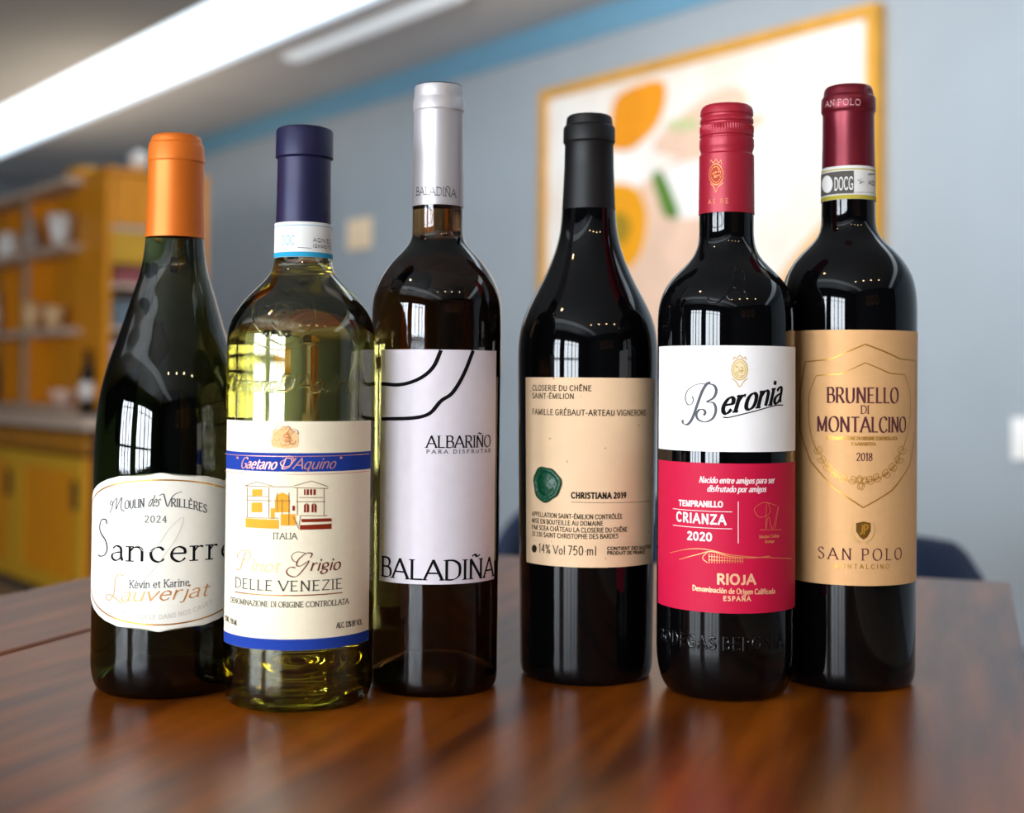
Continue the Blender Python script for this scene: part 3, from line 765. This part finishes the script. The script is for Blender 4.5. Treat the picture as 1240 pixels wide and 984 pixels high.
k.text("D'Aquino", (340, 567), (405, 567), 13, 'sans', .11, .4, shear=.4, gap=.04)
k.text('"', (287, 563), (290, 563), 10, 'sans', .2); k.text('"', (411, 563), (414, 563), 10, 'sans', .2)
k.line((273, 548.5), (446, 549), .8, 40); k.line((273, 569.5), (446, 570), .8, 40)
k.path([(345, 556), (340, 560), (343, 565), (352, 563), (356, 556), (351, 552), (342, 553)], 1.2, .5)
k.done('lettering', rose, lb)
def crestpx(k, cx, cy, w_, h_, seed, n=26, wt=1.1):
    rnd = random.Random(seed)
    for i in range(n):
        t = rnd.uniform(0, 6.28); r = rnd.uniform(.1, .9); x = cx + w_/2*r*math.cos(t); y = cy + h_/2*r*math.sin(t)
        a = rnd.uniform(0, 6.28); l = rnd.uniform(.12, .24)*w_
        k.path([(x, y), (x + l*math.cos(a), y + l*.7*math.sin(a)), (x + l*math.cos(a+1.1)*1.2, y + l*math.sin(a+1.1))], wt, .6)
k = Ink(B, .00042); k.fill([(331, 524), (338, 520), (346, 516.5), (352, 519), (360, 524), (362, 533), (360, 541), (346, 543), (331, 541), (329, 532)])
k.done('crest', mat('peach_ink', 'f0c48c', .5), lb)
k = Ink(B, .00048); crestpx(k, 346, 531, 32, 24, 3, 26, .9); k.path([(340, 520), (343, 516), (346, 519), (349, 515.5), (352, 520)], 1, .7); k.done('crest_lines', bronze, lb)
# villa
k = Ink(B, .00042)
for q in [[(306, 592), (318, 592), (318, 600), (306, 600)], [(305, 608), (318, 608), (318, 620), (305, 620)], [(298, 627), (338, 629), (338, 640), (298, 638)],
          [(333, 607), (335, 599), (342, 596), (349, 599), (351, 607), (351, 620), (333, 620)], [(328, 615), (333, 615), (333, 628), (328, 628)], [(340, 622), (358, 622), (358, 636), (340, 636)]]:
    k.fill(q)
k.done('villa_print', amb, lb)
k = Ink(B, .00048)
for q in [[(368, 592), (382, 592), (382, 599), (368, 599)], [(368, 620), (368, 611), (371, 608.5), (374, 611), (374, 620)], [(377, 620), (377, 611), (380, 608.5), (383, 611), (383, 620)],
          [(365, 628), (401, 627), (401, 631), (365, 632)], [(363, 635.5), (401, 633.5), (401, 640), (363, 641)], [(354, 612), (357, 612), (357, 618), (354, 618)]]:
    k.fill(q)
k.done('villa_print', rust, lb)
k = Ink(B, .00054)
for a in range(3): k.line((370.6 + 4*a, 592), (370.6 + 4*a, 599), 1.1, 2)
for (x, y) in ((371, 608), (380, 608)): k.line((x, y), (x, 620), .6, 2)
k.done('villa_print', m_paper2, lb)
k = Ink(B, .0005)
for q in [((297, 588), (312, 583)), ((312, 583), (330, 588)), ((297, 588), (356, 589)), ((356, 588), (377, 582)), ((377, 582), (397, 589)), ((356, 590), (397, 591)), ((360, 591), (360, 624)), ((392, 591), (392, 624)), ((362, 602), (391, 602)),
          ((359, 607), (393, 607)), ((300, 600), (325, 601)), ((300, 605), (330, 606)), ((363, 624), (396, 624)), ((298, 626), (338, 627)), ((350, 596), (350, 636)), ((336, 596), (336, 620)), ((342, 604), (342, 622)), ((300, 590), (300, 626)), ((326, 590), (326, 626)), ((355, 625), (362, 640)), ((362, 636), (364, 624)), ((332, 606), (352, 606))]:
    k.line(*q, .8, 14)
k.done('villa_outline', mat('sepia_ink', '8a6a44', .6), lb)
k = Ink(B)
k.text('ITALIA', (331, 652), (359.5, 652), 7, 'serif', .11, .5)
k.text('DELLE VENEZIE', (285.5, 711), (414, 711.3), 12, 'serif', .12, .35, gap=.14)
k.text('DENOMINAZIONE DI ORIGINE CONTROLLATA', (280, 729), (421.5, 729.5), 6.2, 'serif', .13, .5)
k.text('ALC. 12% BY VOL.', (407, 760), (438, 755), 6.2, 'serif', .13, .5, level=False); k.text('CONT. 750 ML', (273.5, 750), (288, 757), 6, 'serif', .13, .5, level=False)
k.done('lettering', mat('dark_sepia_ink', '44413c', .5), lb)
def tr(pts, ox, oy, sc): return [(ox + x/sc, oy + y/sc) for x, y in pts]
k = Ink(B)
k.path(tr([(115, 215), (112, 190), (150, 160), (200, 172), (208, 205), (180, 232), (150, 228)], 270, 640, 6.15), 1.7, .4)
k.path(tr([(175, 170), (150, 240), (132, 298), (110, 300), (108, 285)], 270, 640, 6.15), 1.7, .6)
k.text('inot', (304, 691.5), (338, 691), 14, 'sans', .13, .4, shear=.3, gap=.04)
k.done('lettering', mat('peach_foil', 'e8ab70', .4, .3), lb)
k = Ink(B)
k.path(tr([(650, 215), (662, 185), (620, 182), (565, 225), (548, 268), (580, 275), (640, 238), (600, 300), (545, 355), (490, 345), (475, 312), (505, 285), (540, 290)], 270, 640, 6.15), 1.9, .4)
k.path(tr([(620, 182), (550, 172), (512, 203), (525, 238), (560, 248)], 270, 640, 6.15), 1.0, .6)
k.text('rigio', (375, 690.5), (411, 689), 14, 'sans', .14, .4, shear=.3, level=False, gap=.05)
k.done('lettering', mat('russet_foil', '7c3018', .4, .3), lb)
k = Ink(B); k.line((285, 716), (414, 717), 1.4, 40); k.done('rule', bronze, lb)
# relief on the glass
k = Ink(B, 0, .0011)
k.text('Gaetano', (279, 472), (333, 474), 17, 'sans', .22, .8, shear=.35, gap=.05)
k.text("D'Aquino", (336, 475), (428, 473), 20, 'sans', .18, .8, shear=.3, gap=.06)
for r in (1, .86):
    k.path([(310, 362), (307, 385), (316, 402), (344, 416 + 2*r), (372, 402), (382, 385), (378, 362)], 2.0, .9)
k.path([(318, 372), (350, 366), (376, 374)], 1.8, .9); k.path([(300, 410), (320, 420), (344, 424), (370, 419), (388, 410)], 1.8, .9)
k.text('GV', (330, 381), (360, 381), 13, 'sans', .25, .9); k.text('ND', (326, 405), (358, 405), 14, 'sans', .25, .9)
k.path([(334, 356), (340, 350), (348, 354), (356, 349), (362, 356)], 1.8, .9)
rel2 = k.done('embossed_lettering', mat('clear_relief', 'f6f8e0', .05, trans=1, ior=1.3), B.root)
for p in rel2.data.polygons: p.use_smooth = True

# ---------------------------------------------------------------- bottle: Albarino
m_amb = mat('amber_glass', 'e6c89c', .0, trans=1, ior=1.5, absorb='9c7814', dens=72)
B = Bottle(525, 845, 78, [(240, 30.5), (255, 30.7), (289, 30.8), (296, 32.5), (301, 37.5), (311, 49), (321.5, 58.4), (331.6, 65), (342, 71), (352, 74.7), (362, 77), (374, 78), (400, 78.3), (430, 78)], 18, 6, 77)
B3 = B
tag(B.root, 'amber brown wine bottle with silver cap and pale label with black arcs', 'wine bottle')
B.glass(m_amb, .022)
m_silver = mat('silver_foil', 'c6c2c5', .42, .5, noise=.04, nscale=150, stretch=(1, 1, .1))
m_blackcap = mat('matte_black_foil', '0b0b0d', .5, spec=.35)
B.cap([(99.5, 29), (101, 29.5), (107, 29.8), (113, 30), (116, 30.4), (117, 31), (129, 31.2), (130.5, 30.4), (133, 30), (190, 30.6), (247, 31.4)], m_silver)
B.caps.append([(29/F*B.D, B._zf(97, 29/F*B.D)), (29/F*B.D, B._zf(99.3, 29/F*B.D))])
top = obj('cap_top', lathe(bmesh.new(), [(0, B.zf(98, 0.013)), (.0115, B.zf(97.6, .013)), (.0133, B.zf(98.6, .013)), (.0136, B.zf(100, .013)), (0, B.zf(100, .013))], 64), m_blackcap, B.root, True)
B.caps.pop()
k = Ink(B, .0001); k.text('BALADIÑA', (504, 236.5), (552, 239), 10, 'serif', .13, .4, gap=.08, level=False)
k.done('lettering', blackink, B.root)
m_lilac = mat('lilac_label_paper', 'e4dce2', .42, .18, noise=.03, nscale=160, bump=.04)
lb = B.label('front_label', m_lilac, 423, 707.5, B.hit(461, 560)[0], B.hit(599, 560)[0])
k = Ink(B)
k.path([(534, 423.8), (524.6, 444.3), (508.6, 458), (486, 465.5), (462.5, 464.5)], 5, .85)
k.path([(572.6, 424.2), (561, 453.4), (547.5, 475.5), (533.7, 485.4), (520, 500.5), (499.4, 506), (462.5, 507)], 5.2, .8)
k.text('ALBARIÑO', (516.5, 541), (593, 541), 14, 'serif', .13, .35, gap=.08)
k.text('BALADIÑA', (462.5, 696.5), (596.5, 696.5), 23.5, 'serif', .13, .3, gap=.08, level=False)
k.done('lettering', blackink, lb)
k = Ink(B); k.text('PARA DISFRUTAR', (516.5, 547.5), (593, 548), 4, 'serif', .14, .5, gap=.45, space=.6); k.done('lettering', greyink, lb)

# ---------------------------------------------------------------- bottle: Saint-Emilion
m_black = mat('near_black_glass', '040405', .03, ior=1.5, coat=0, spec=.36)
B = Bottle(709.5, 832, 84.3, [(255, 32.5), (264, 32.8), (280, 34.5), (301, 39.3), (321, 46.7), (341.5, 56), (361.8, 67.0), (372, 72.2), (382, 76.7), (392, 80), (402.4, 82.3), (423, 84.3), (450, 84.2)], 20, 6, 79.5)
B4 = B
tag(B.root, 'black wine bottle with matte black cap and kraft label with green wax seal', 'wine bottle')
B.glass(m_black)
B.cap([(136, 25), (137.5, 27), (140, 27.6), (147, 28.5), (148.5, 30.5), (150.5, 31.4), (167, 31.6), (169, 30.2), (171, 29.4), (200, 30), (240, 31.8), (262, 33)], m_blackcap)
# kraft paper with flecks
m_kraft = mat('kraft_label_paper', 'eac7a0', .7, noise=.05, nscale=60, bump=.08)
nt = m_kraft.node_tree; bs = nt.nodes['Principled BSDF']
vo = nt.nodes.new('ShaderNodeTexVoronoi'); vo.inputs['Scale'].default_value = 130
tcn = nt.nodes.new('ShaderNodeTexCoord'); nt.links.new(tcn.outputs['Object'], vo.inputs['Vector'])
cr = nt.nodes.new('ShaderNodeValToRGB'); cr.color_ramp.elements[0].position = .04; cr.color_ramp.elements[1].position = .1
nt.links.new(vo.outputs['Distance'], cr.inputs[0])
mx = nt.nodes.new('ShaderNodeMix'); mx.data_type = 'RGBA'
src = bs.inputs['Base Color'].links[0].from_socket
nt.links.new(cr.outputs[0], mx.inputs[0]); mx.inputs[6].default_value = (*lin('b98a5c'), 1); nt.links.new(src, mx.inputs[7])
nt.links.new(mx.outputs[2], bs.inputs['Base Color'])
lb = B.label('front_label', m_kraft, 457, 687, B.hit(637.5, 570)[0], B.hit(790.5, 570)[0])
k = Ink(B)
k.text('CLOSERIE DU CHÊNE', (645.5, 472.5), (716, 473), 6.2, 'sans', .15, .85, gap=.18)
k.text('SAINT-ÉMILION', (645.5, 482), (695, 482.5), 6, 'sans', .15, .85, gap=.16)
k.text('FAMILLE GRÉBAUT-ARTEAU VIGNERONS', (645.5, 501), (781, 503), 6.6, 'sans', .14, .85, gap=.16)
k.text('CHRISTIANA 2019', (692, 602.5), (757.5, 602.5), 6.4, 'sans', .24, .9, gap=.2)
k.line((692, 607.5), (787, 606), .5, 20)
k.text('APPELLATION SAINT-ÉMILION CONTRÔLÉE', (645, 624), (753, 627.5), 5.2, 'sans', .15, .85, gap=.14, level=False)
k.text('MISE EN BOUTEILLE AU DOMAINE', (645, 632), (730, 636), 5.2, 'sans', .15, .85, gap=.16, level=False)
k.text('PAR SCEA CHÂTEAU LA CLOSERIE DU CHÊNE', (645, 640), (759, 643), 5.2, 'sans', .15, .85, gap=.14, level=False)
k.text('33 330 SAINT CHRISTOPHE DES BARDES', (645, 648), (748, 651), 5.2, 'sans', .15, .85, gap=.14, level=False)
k.text('14% Vol', (653, 668), (684.5, 671), 10, 'sans', .1, .85, gap=.12, level=False)
k.text('750 ml', (688, 671.5), (722, 671.5), 10.5, 'sans', .1, .85, gap=.14)
k.text('CONTIENT DES SULFITES', (735, 665.5), (787, 663), 3.6, 'sans', .25, .9, gap=.14, level=False)
k.text('PRODUIT DE FRANCE', (735, 671), (780, 669.5), 3.6, 'sans', .25, .9, gap=.14, level=False)
k.fill([(647.6 + 3*math.cos(a), 664 + 4.8*math.sin(a)) for a in [6.283*i/14 for i in range(14)]])
k.done('lettering', mat('dark_brown_ink', '2c241c', .55), lb)
# wax seal: a real domed disc
bm = bmesh.new(); t0, z0 = B.hit(662, 586); n = 40; rr = []
rnd = random.Random(5); wob = [1 + .05*math.sin(3*2*math.pi*i/n + 1) + .03*math.sin(7*2*math.pi*i/n) for i in range(n)]
for (f, h) in [(1, .0003), (1, .0011), (.93, .0017), (.82, .0018), (.74, .0011), (.6, .001), (.55, .0015), (.35, .0013), (.2, .0018)]:
    ring = []
    for i in range(n):
        a = 2*math.pi*i/n; u = t0 + f*wob[i]*(21.0/B.s)*math.cos(a)/B.R; z = z0 + f*wob[i]*(21.5/B.s)*math.sin(a); r = B.rad(z) + h
        ring.append(bm.verts.new((r*math.sin(u), -r*math.cos(u), z)))
    rr.append(ring)
for A, C in zip(rr, rr[1:]):
    for i in range(n): bm.faces.new((A[i], A[(i+1) % n], C[(i+1) % n], C[i]))
bm.faces.new(rr[-1])
obj('wax_seal', bm, mat('green_wax', '054a2f', .38, noise=.25, nscale=400, bump=.3), lb, True)

# ---------------------------------------------------------------- bottle: Rioja
B = Bottle(878, 849, 82.3, [(250, 32.7), (262, 32.8), (292, 33), (301, 35), (311, 39.3), (321, 48.3), (331.5, 60), (341.6, 69), (352, 75.2), (362, 79.2), (372, 81.4), (385, 82.3), (410, 82.4), (440, 82.3)], 56, 18)
B5 = B
tag(B.root, 'black wine bottle with red screw cap and white over crimson label, second from the right', 'wine bottle')
B.glass(m_black)
m_red = mat('crimson_foil', 'a3182e', .42, .2)
zk0, zk1 = B._zf(147.5, .014), B._zf(155.5, .014)
def knurl(z, i, n): return (-.00022 if i % 2 else .00016) if zk1 < z < zk0 else 0
B.cap([(123.5, 27.5), (125, 30), (128, 31.6), (134, 32), (135.5, 30.9), (138, 30.9), (139.5, 32), (143, 32.3), (145, 31), (147, 31), (148, 32.2), (151, 32.3), (155, 32.3), (156.5, 32.3), (160, 32.6), (161.5, 31.4), (163, 31.4), (164, 32.8), (172, 33), (176, 32.2), (179, 31.2), (182, 31.2), (184, 33), (256, 33.6)], m_red, 'capsule', knurl)
k = Ink(B, .00009); k.fill([(867 + 8.5*math.cos(a), 211 + 12.5*math.sin(a)) for a in [6.2832*i/20 for i in range(20)]]); k.done('crest_ground', mat('rose_brown_ink', 'b04a3c', .5), B.root)
k = Ink(B, .00014)
k.path([(867 + 8.5*math.cos(a), 211 + 12.5*math.sin(a)) for a in [6.2832*i/12 for i in range(13)]], 1.1, .8)
k.path([(867 + 6.2*math.cos(a), 211 + 9.5*math.sin(a)) for a in [6.2832*i/12 for i in range(13)]], .7, .8)
crestpx(k, 867, 211, 12, 17, 4, 12, .7)
k.path([(860, 199), (861, 194), (864, 197), (867, 193), (870, 197), (873, 194), (874, 199)], 1, .8)
k.path([(860, 222), (864, 226), (867, 232), (870, 226), (876, 221)], 1, .8)
k.done('crest', mat('dull_gold_ink', 'cf8a4a', .4, .4), B.root)
k = Ink(B, .00012); k.text('AS BE', (857.5, 246.5), (882, 246.5), 5.5, 'sans', .2, .8, gap=.35, space=.5); k.done('lettering', mat('salmon_ink', 'e08868', .5), B.root)
TL, TR = B.hit(798.5, 480)[0], B.hit(962.5, 480)[0]
m_pw = mat('embossed_white_paper', 'f3efee', .5, noise=.02, nscale=60, bump=.25)
lb = B.label('front_label', m_pw, 418, 547, TL, TR)
k = Ink(B)
k.path(tr([(372, 385), (345, 398), (310, 455), (272, 560), (238, 655), (205, 698), (172, 692), (166, 665)], 800, 400, 6.15), 3.6, .3, nib=-20)
k.path(tr([(345, 398), (270, 402), (207, 442), (187, 500), (202, 548), (230, 550), (246, 520), (238, 488)], 800, 400, 6.15), 1.6, .5)
k.path(tr([(345, 395), (398, 408), (415, 450), (395, 500), (342, 532)], 800, 400, 6.15), 3.4, .3, nib=0)
k.path(tr([(342, 532), (395, 540), (412, 590), (392, 650), (338, 680), (285, 665), (268, 625), (290, 590), (322, 590), (334, 612), (322, 632)], 800, 400, 6.15), 3.2, .35, nib=0)
k.done('lettering', mat('graphite_ink', '5a5c60', .6), lb)
k = Ink(B)
k.text('eronia', (872, 501.5), (945, 486.5), 30, 'serif', .145, .4, shear=.28, level=False, gap=.06)
k.path(tr([(462, 645), (500, 648), (560, 635), (700, 600), (850, 558), (908, 556)], 800, 400, 6.15), 1.8, .7, taper=True)
k.done('lettering', blackink, lb)
k = Ink(B, .00038); k.fill([(895.5 + 9.5*math.cos(a), 447.5 + 12.5*math.sin(a)) for a in [6.2832*i/20 for i in range(20)]]); k.done('crest_ground', mat('straw_ink', 'ecdcb4', .5), lb)
k = Ink(B, .00046)
for (a_, b_2, w_) in ((9.5, 12.5, 1.2), (7, 9.6, .8)):
    k.path([(895.5 + a_*math.cos(a), 447.5 + b_2*math.sin(a)) for a in [6.2832*i/12 for i in range(13)]], w_, .8)
crestpx(k, 895.5, 447.5, 13, 18, 8, 14, .8)
k.path([(888, 436), (889, 432), (892, 434), (895.5, 430), (899, 434), (902, 432), (903, 436)], 1.1, .8); k.path([(886, 458), (891, 462), (895.5, 468), (900, 462), (905, 458)], 1.1, .8)
k.done('crest', mat('pale_gold_ink', 'd2ac5c', .6), lb)
# blind embossing
k = Ink(B, .00031, .00005)
for i in range(5):
    k.path([(905 + 8*i, 470 - 6*i), (930 + 5*i, 500), (925 + 6*i, 530), (900 - 8*i, 540)], 1.0, .9)
    k.line((812 + 4*i, 445), (822 + 4*i, 432 + 3*i), 1.0, 3)
k.line((865, 439), (920, 439), .8, 8); k.line((868, 436), (868, 470), .8, 4); k.line((921, 439), (921, 470), .8, 4)
k.done('blind_embossing', m_pw, lb)
m_crim = mat('crimson_label_paper', 'c4103c', .5, noise=.03, nscale=160, bump=.04)
lr = B.label('front_label', m_crim, 561, 742.5, TL, TR)
k = Ink(B)
k.text('Nacido entre amigos para ser', (847, 584), (937, 584), 7, 'serif', .17, .6, shear=.22, gap=.08)
k.text('disfrutado por amigos', (856.5, 594.5), (927, 595), 7, 'serif', .17, .6, shear=.22, gap=.08)
k.text('TEMPRANILLO', (823, 611.5), (875, 613.5), 6.2, 'sans', .24, .9, gap=.16, level=False)
k.line((815.5, 615.5), (886.5, 619.5), .8, 20); k.line((815.5, 635.5), (886.5, 640), .8, 20)
k.text('CRIANZA', (820, 630), (878.5, 634.5), 10.5, 'sans', .2, .9, gap=.24, level=False)
k.text('2020', (833, 652.5), (862, 654.5), 9, 'sans', .22, .9, gap=.16, level=False)
k.line((893.8, 607), (893.8, 657.5), .9, 4)
k.done('lettering', mat('white_ink', 'f2dcdc', .5), lr)
k = Ink(B)
k.path([(940, 612), (925, 608), (913, 616), (920, 626), (932, 620), (928, 608), (927, 640), (930, 625), (935, 640), (942, 612), (938, 640)], .7, .7)
k.line((920, 641), (946, 641), .6, 4)
k.text('Matias Calleja', (919, 650.5), (943, 650.5), 3.4, 'serif', .14, .7); k.text('Enologo', (926, 656.5), (937, 656.5), 3, 'serif', .14, .7)
k.path([(812, 669), (830, 665), (845, 664), (862, 666), (882, 671), (910, 674), (935, 675), (958, 676)], 1.0, .8)
k.path([(823, 677), (845, 671), (862, 667.5), (885, 673.5), (912, 675), (932, 673)], 1.3, .8)
k.path([(858, 667), (851, 675), (857, 681)], 1.1, .8)
for i in range(14): k.line((859 + 3.1*i, 669.5 + .35*i), (859 + 3.1*i, 681.5), .8, 2)
k.line((858, 673), (898, 676), .7, 6); k.line((858, 677.5), (900, 679), .7, 6)
k.done('winery_motif', mat('coral_foil', 'e88a5a', .35, .35), lr)
k = Ink(B)
k.text('RIOJA', (868.5, 706), (914, 706.5), 11, 'sans', .22, .9, gap=.16)
k.text('Denominación de Origen Calificada', (839, 714), (938, 718), 6, 'serif', .18, .65, gap=.1, level=False)
k.text('ESPAÑA', (876, 726.5), (908.5, 727), 5, 'sans', .24, .9, gap=.3)
k.done('lettering', mat('pale_coral_foil', 'f4b48c', .4, .2), lr)
k = Ink(B, 0, .0006)
k.text('BODEGAS BERONIA', (800, 773), (948, 782), 14, 'sans', .2, .9, gap=.22, level=False, pm=(872, 786))
k.path([(868, 325), (866, 337), (870, 345)], 2.2, .9); k.path([(890, 322), (884, 345), (872, 364), (860, 366), (857, 360)], 2.4, .9)
k.path([(888, 330), (899, 328), (900, 340), (888, 347), (902, 352), (900, 364), (886, 364), (880, 356), (888, 348)], 2.4, .9)
rel = k.done('embossed_lettering', m_black, B.root)
for p in rel.data.polygons: p.use_smooth = True

# ---------------------------------------------------------------- bottle: Brunello
B = Bottle(1027, 838, 79, [(232, 31.8), (240, 31.8), (275, 32.2), (284, 34), (292, 39.5), (301, 50.5), (311.5, 61), (321.6, 68), (332, 73.8), (342, 77), (352, 79), (362, 80), (378, 80.5), (400, 80.3), (430, 80)], 20, 7, 77.5)
B6 = B
tag(B.root, 'black wine bottle with burgundy cap and golden label bearing a shield, first from the right', 'wine bottle')
B.glass(m_black)
m_burg = mat('burgundy_foil', '6e1424', .34, .5, noise=.08, nscale=90, bump=.08)
B.cap([(100.5, 26), (102, 28), (105, 29), (111, 29.8), (112.5, 31.6), (114.5, 32.3), (129, 32.4), (131, 31.6), (132.5, 30.8), (135, 30.5), (170, 30.8), (201, 31.5)], m_burg)
k = Ink(B, .00012); k.text('AN POLO', (1000, 129.5), (1042, 127.5), 7.2, 'serif', .14, .5, gap=.16, level=False); k.done('lettering', mat('silver_pink_ink', 'd8a8a8', .4), B.root)
bd = B.cap([(200, 32.2), (240.5, 32.4)], mat('docg_paper', 'd9d7d2', .5, noise=.05, nscale=90), 'neck_band')
for q in ((200.2, 205), (235.5, 240.3)):
    k = Ink(B, .00012); k.band(*q, -math.pi, math.pi); k.done('olive_stripe', mat('olive_gold_ink', 'b0a03c', .45), bd)
ta, tb_ = B.hit(998, 222)[0] - .5, B.hit(1034, 220)[0]
k = Ink(B, .00012); k.band(206.5, 234, ta, tb_, 24); k.done('dark_panel', mat('taupe_ink', '585450', .5), bd)
k = Ink(B, .0002)
k.text('DOCG', (1010.5, 229.5), (1033, 229.5), 15, 'sans', .13, .8, gap=.12)
k.fill([(1002 + 6.5*math.cos(a), 223 + 10.5*math.sin(a)) for a in [6.2832*i/18 for i in range(18)]])
k.done('lettering', mat('off_white_ink', 'e4e2de', .5), bd)
k = Ink(B, .0002)
crestpx(k, 1043, 220, 8, 12, 9, 8, 1.0)
k.text('ACE', (1051, 224), (1059, 224), 5, 'sans', .2, .9); k.line((1051, 211), (1059, 211), 1.4, 4); k.line((1035, 233), (1059, 233.5), .5, 6)
k.done('lettering', greyink, bd)
m_goldp = mat('gold_label_paper', 'e2b07a', .42, .35, noise=.04, nscale=220, bump=.04)
lb = B.label('front_label', m_goldp, 399, 709, D2R(-68), B.hit(1109.5, 560)[0] + D2R(3))
k = Ink(B)
k.path([(1047.5, 416.6), (1005.5, 435), (976, 438), (969.5, 474), (969, 520), (982, 558), (1010, 591), (1045, 614.3), (1080, 593), (1101, 562), (1107.5, 520), (1108, 437), (1089.5, 434.5), (1047.5, 416.6)], 1.8, .8, smooth=False)
k.done('shield_border', mat('dark_bright_foil', 'b07c28', .35, .5), lb)
k = Ink(B)
k.path([(991, 549), (983, 528), (979.7, 500), (981, 475), (989, 454.5)], 1.3, .9); k.path([(989, 454.5), (1019, 452.5), (1047.5, 439), (1077, 452), (1095, 453.5)], 1.3, .9, smooth=False)
k.path([(1095, 453.5), (1101, 475), (1101.5, 500), (1098, 525), (1092, 545)], 1.3, .9)
k.text('DENOMINAZIONE DI ORIGINE CONTROLLATA', (1001, 532), (1086, 532), 3.8, 'sans', .16, .8); k.text('E GARANTITA', (1031, 539), (1060, 539), 3.4, 'sans', .15, .8)
rnd = random.Random(2)
def leaf(x, y, ang, l=9, w_=3):
    c_, s_ = math.cos(ang), math.sin(ang)
    P = [(0, 0), (l*.35, w_), (l*.7, w_*.8), (l, 0), (l*.7, -w_*.8), (l*.35, -w_), (0, 0)]
    k.path([(x + p*c_ - q*s_, y + p*s_ + q*c_) for p, q in P], .9, .8)
Lp = [(994, 549), (998, 560), (1005, 569), (1014, 576), (1025, 581), (1036, 584)]; Rp = [(1089, 549), (1085, 560), (1078, 569), (1069, 576), (1058, 581), (1050, 584)]
for P, sg in ((Lp, 1), (Rp, -1)):
    k.path(P, .9, .8)
    for i, (x, y) in enumerate(P):
        base = math.atan2(-1, -.9*sg) if i < 3 else math.atan2(-.6, -1*sg)
        leaf(x, y, base + .5*sg); leaf(x, y, base - .6*sg + (.3*sg))
for a in (-2.6, -2.1, -.5, -1.0, 1.3, 1.8): leaf(1043, 584, a + 0.2, 9, 3)
k.text('MONTALCINO', (1010, 687.5), (1076, 687), 5, 'sans', .15, .8, gap=.5)
k.done('gold_print', mat('bright_gold_foil', 'b8842c', .35, .5), lb)
brown = mat('plum_brown_ink', '5a3034', .5)
k = Ink(B)
k.text('BRUNELLO', (1001.5, 487.5), (1087, 487), 18, 'serif', .13, .3, gap=.1); k.text('DI', (1042, 500.5), (1052, 500.5), 9.5, 'serif', .13, .4)
k.text('MONTALCINO', (989.5, 522.5), (1096, 522), 18, 'serif', .13, .3, gap=.1); k.text('2018', (1037, 557.5), (1056, 557.5), 9, 'serif', .13, .4)
k.text('SAN POLO', (991, 675.5), (1091, 676), 13.5, 'serif', .11, .4, gap=.32, space=.45)
k.done('lettering', brown, lb)
k = Ink(B); k.fill([(1036.5, 633), (1045.5, 631), (1054, 633), (1054, 643), (1050, 650), (1045.5, 653), (1041, 650), (1036.5, 643)]); k.done('emblem', mat('dark_gold_foil', '7a5418', .35, .5), lb)
k = Ink(B, .0005); k.text('JP', (1041, 647), (1050, 645), 11, 'sans', .16, .8, shear=.1)
k.done('emblem_letters', gold, lb)
k = Ink(B); 
for sg in (-1, 1):
    k.path([(1045 + sg*12, 633), (1045 + sg*14, 642), (1045 + sg*10, 652), (1045 + sg*3, 657)], 1.6, .7)
k.done('emblem_wreath', mat('pale_gold_foil', 'd8b06a', .35, .5), lb)
print('BOTTLES', [(round(b.X, 4), round(b.D, 4), round(b.R, 4)) for b in (B1, B2, B3, B4, B5, B6)])
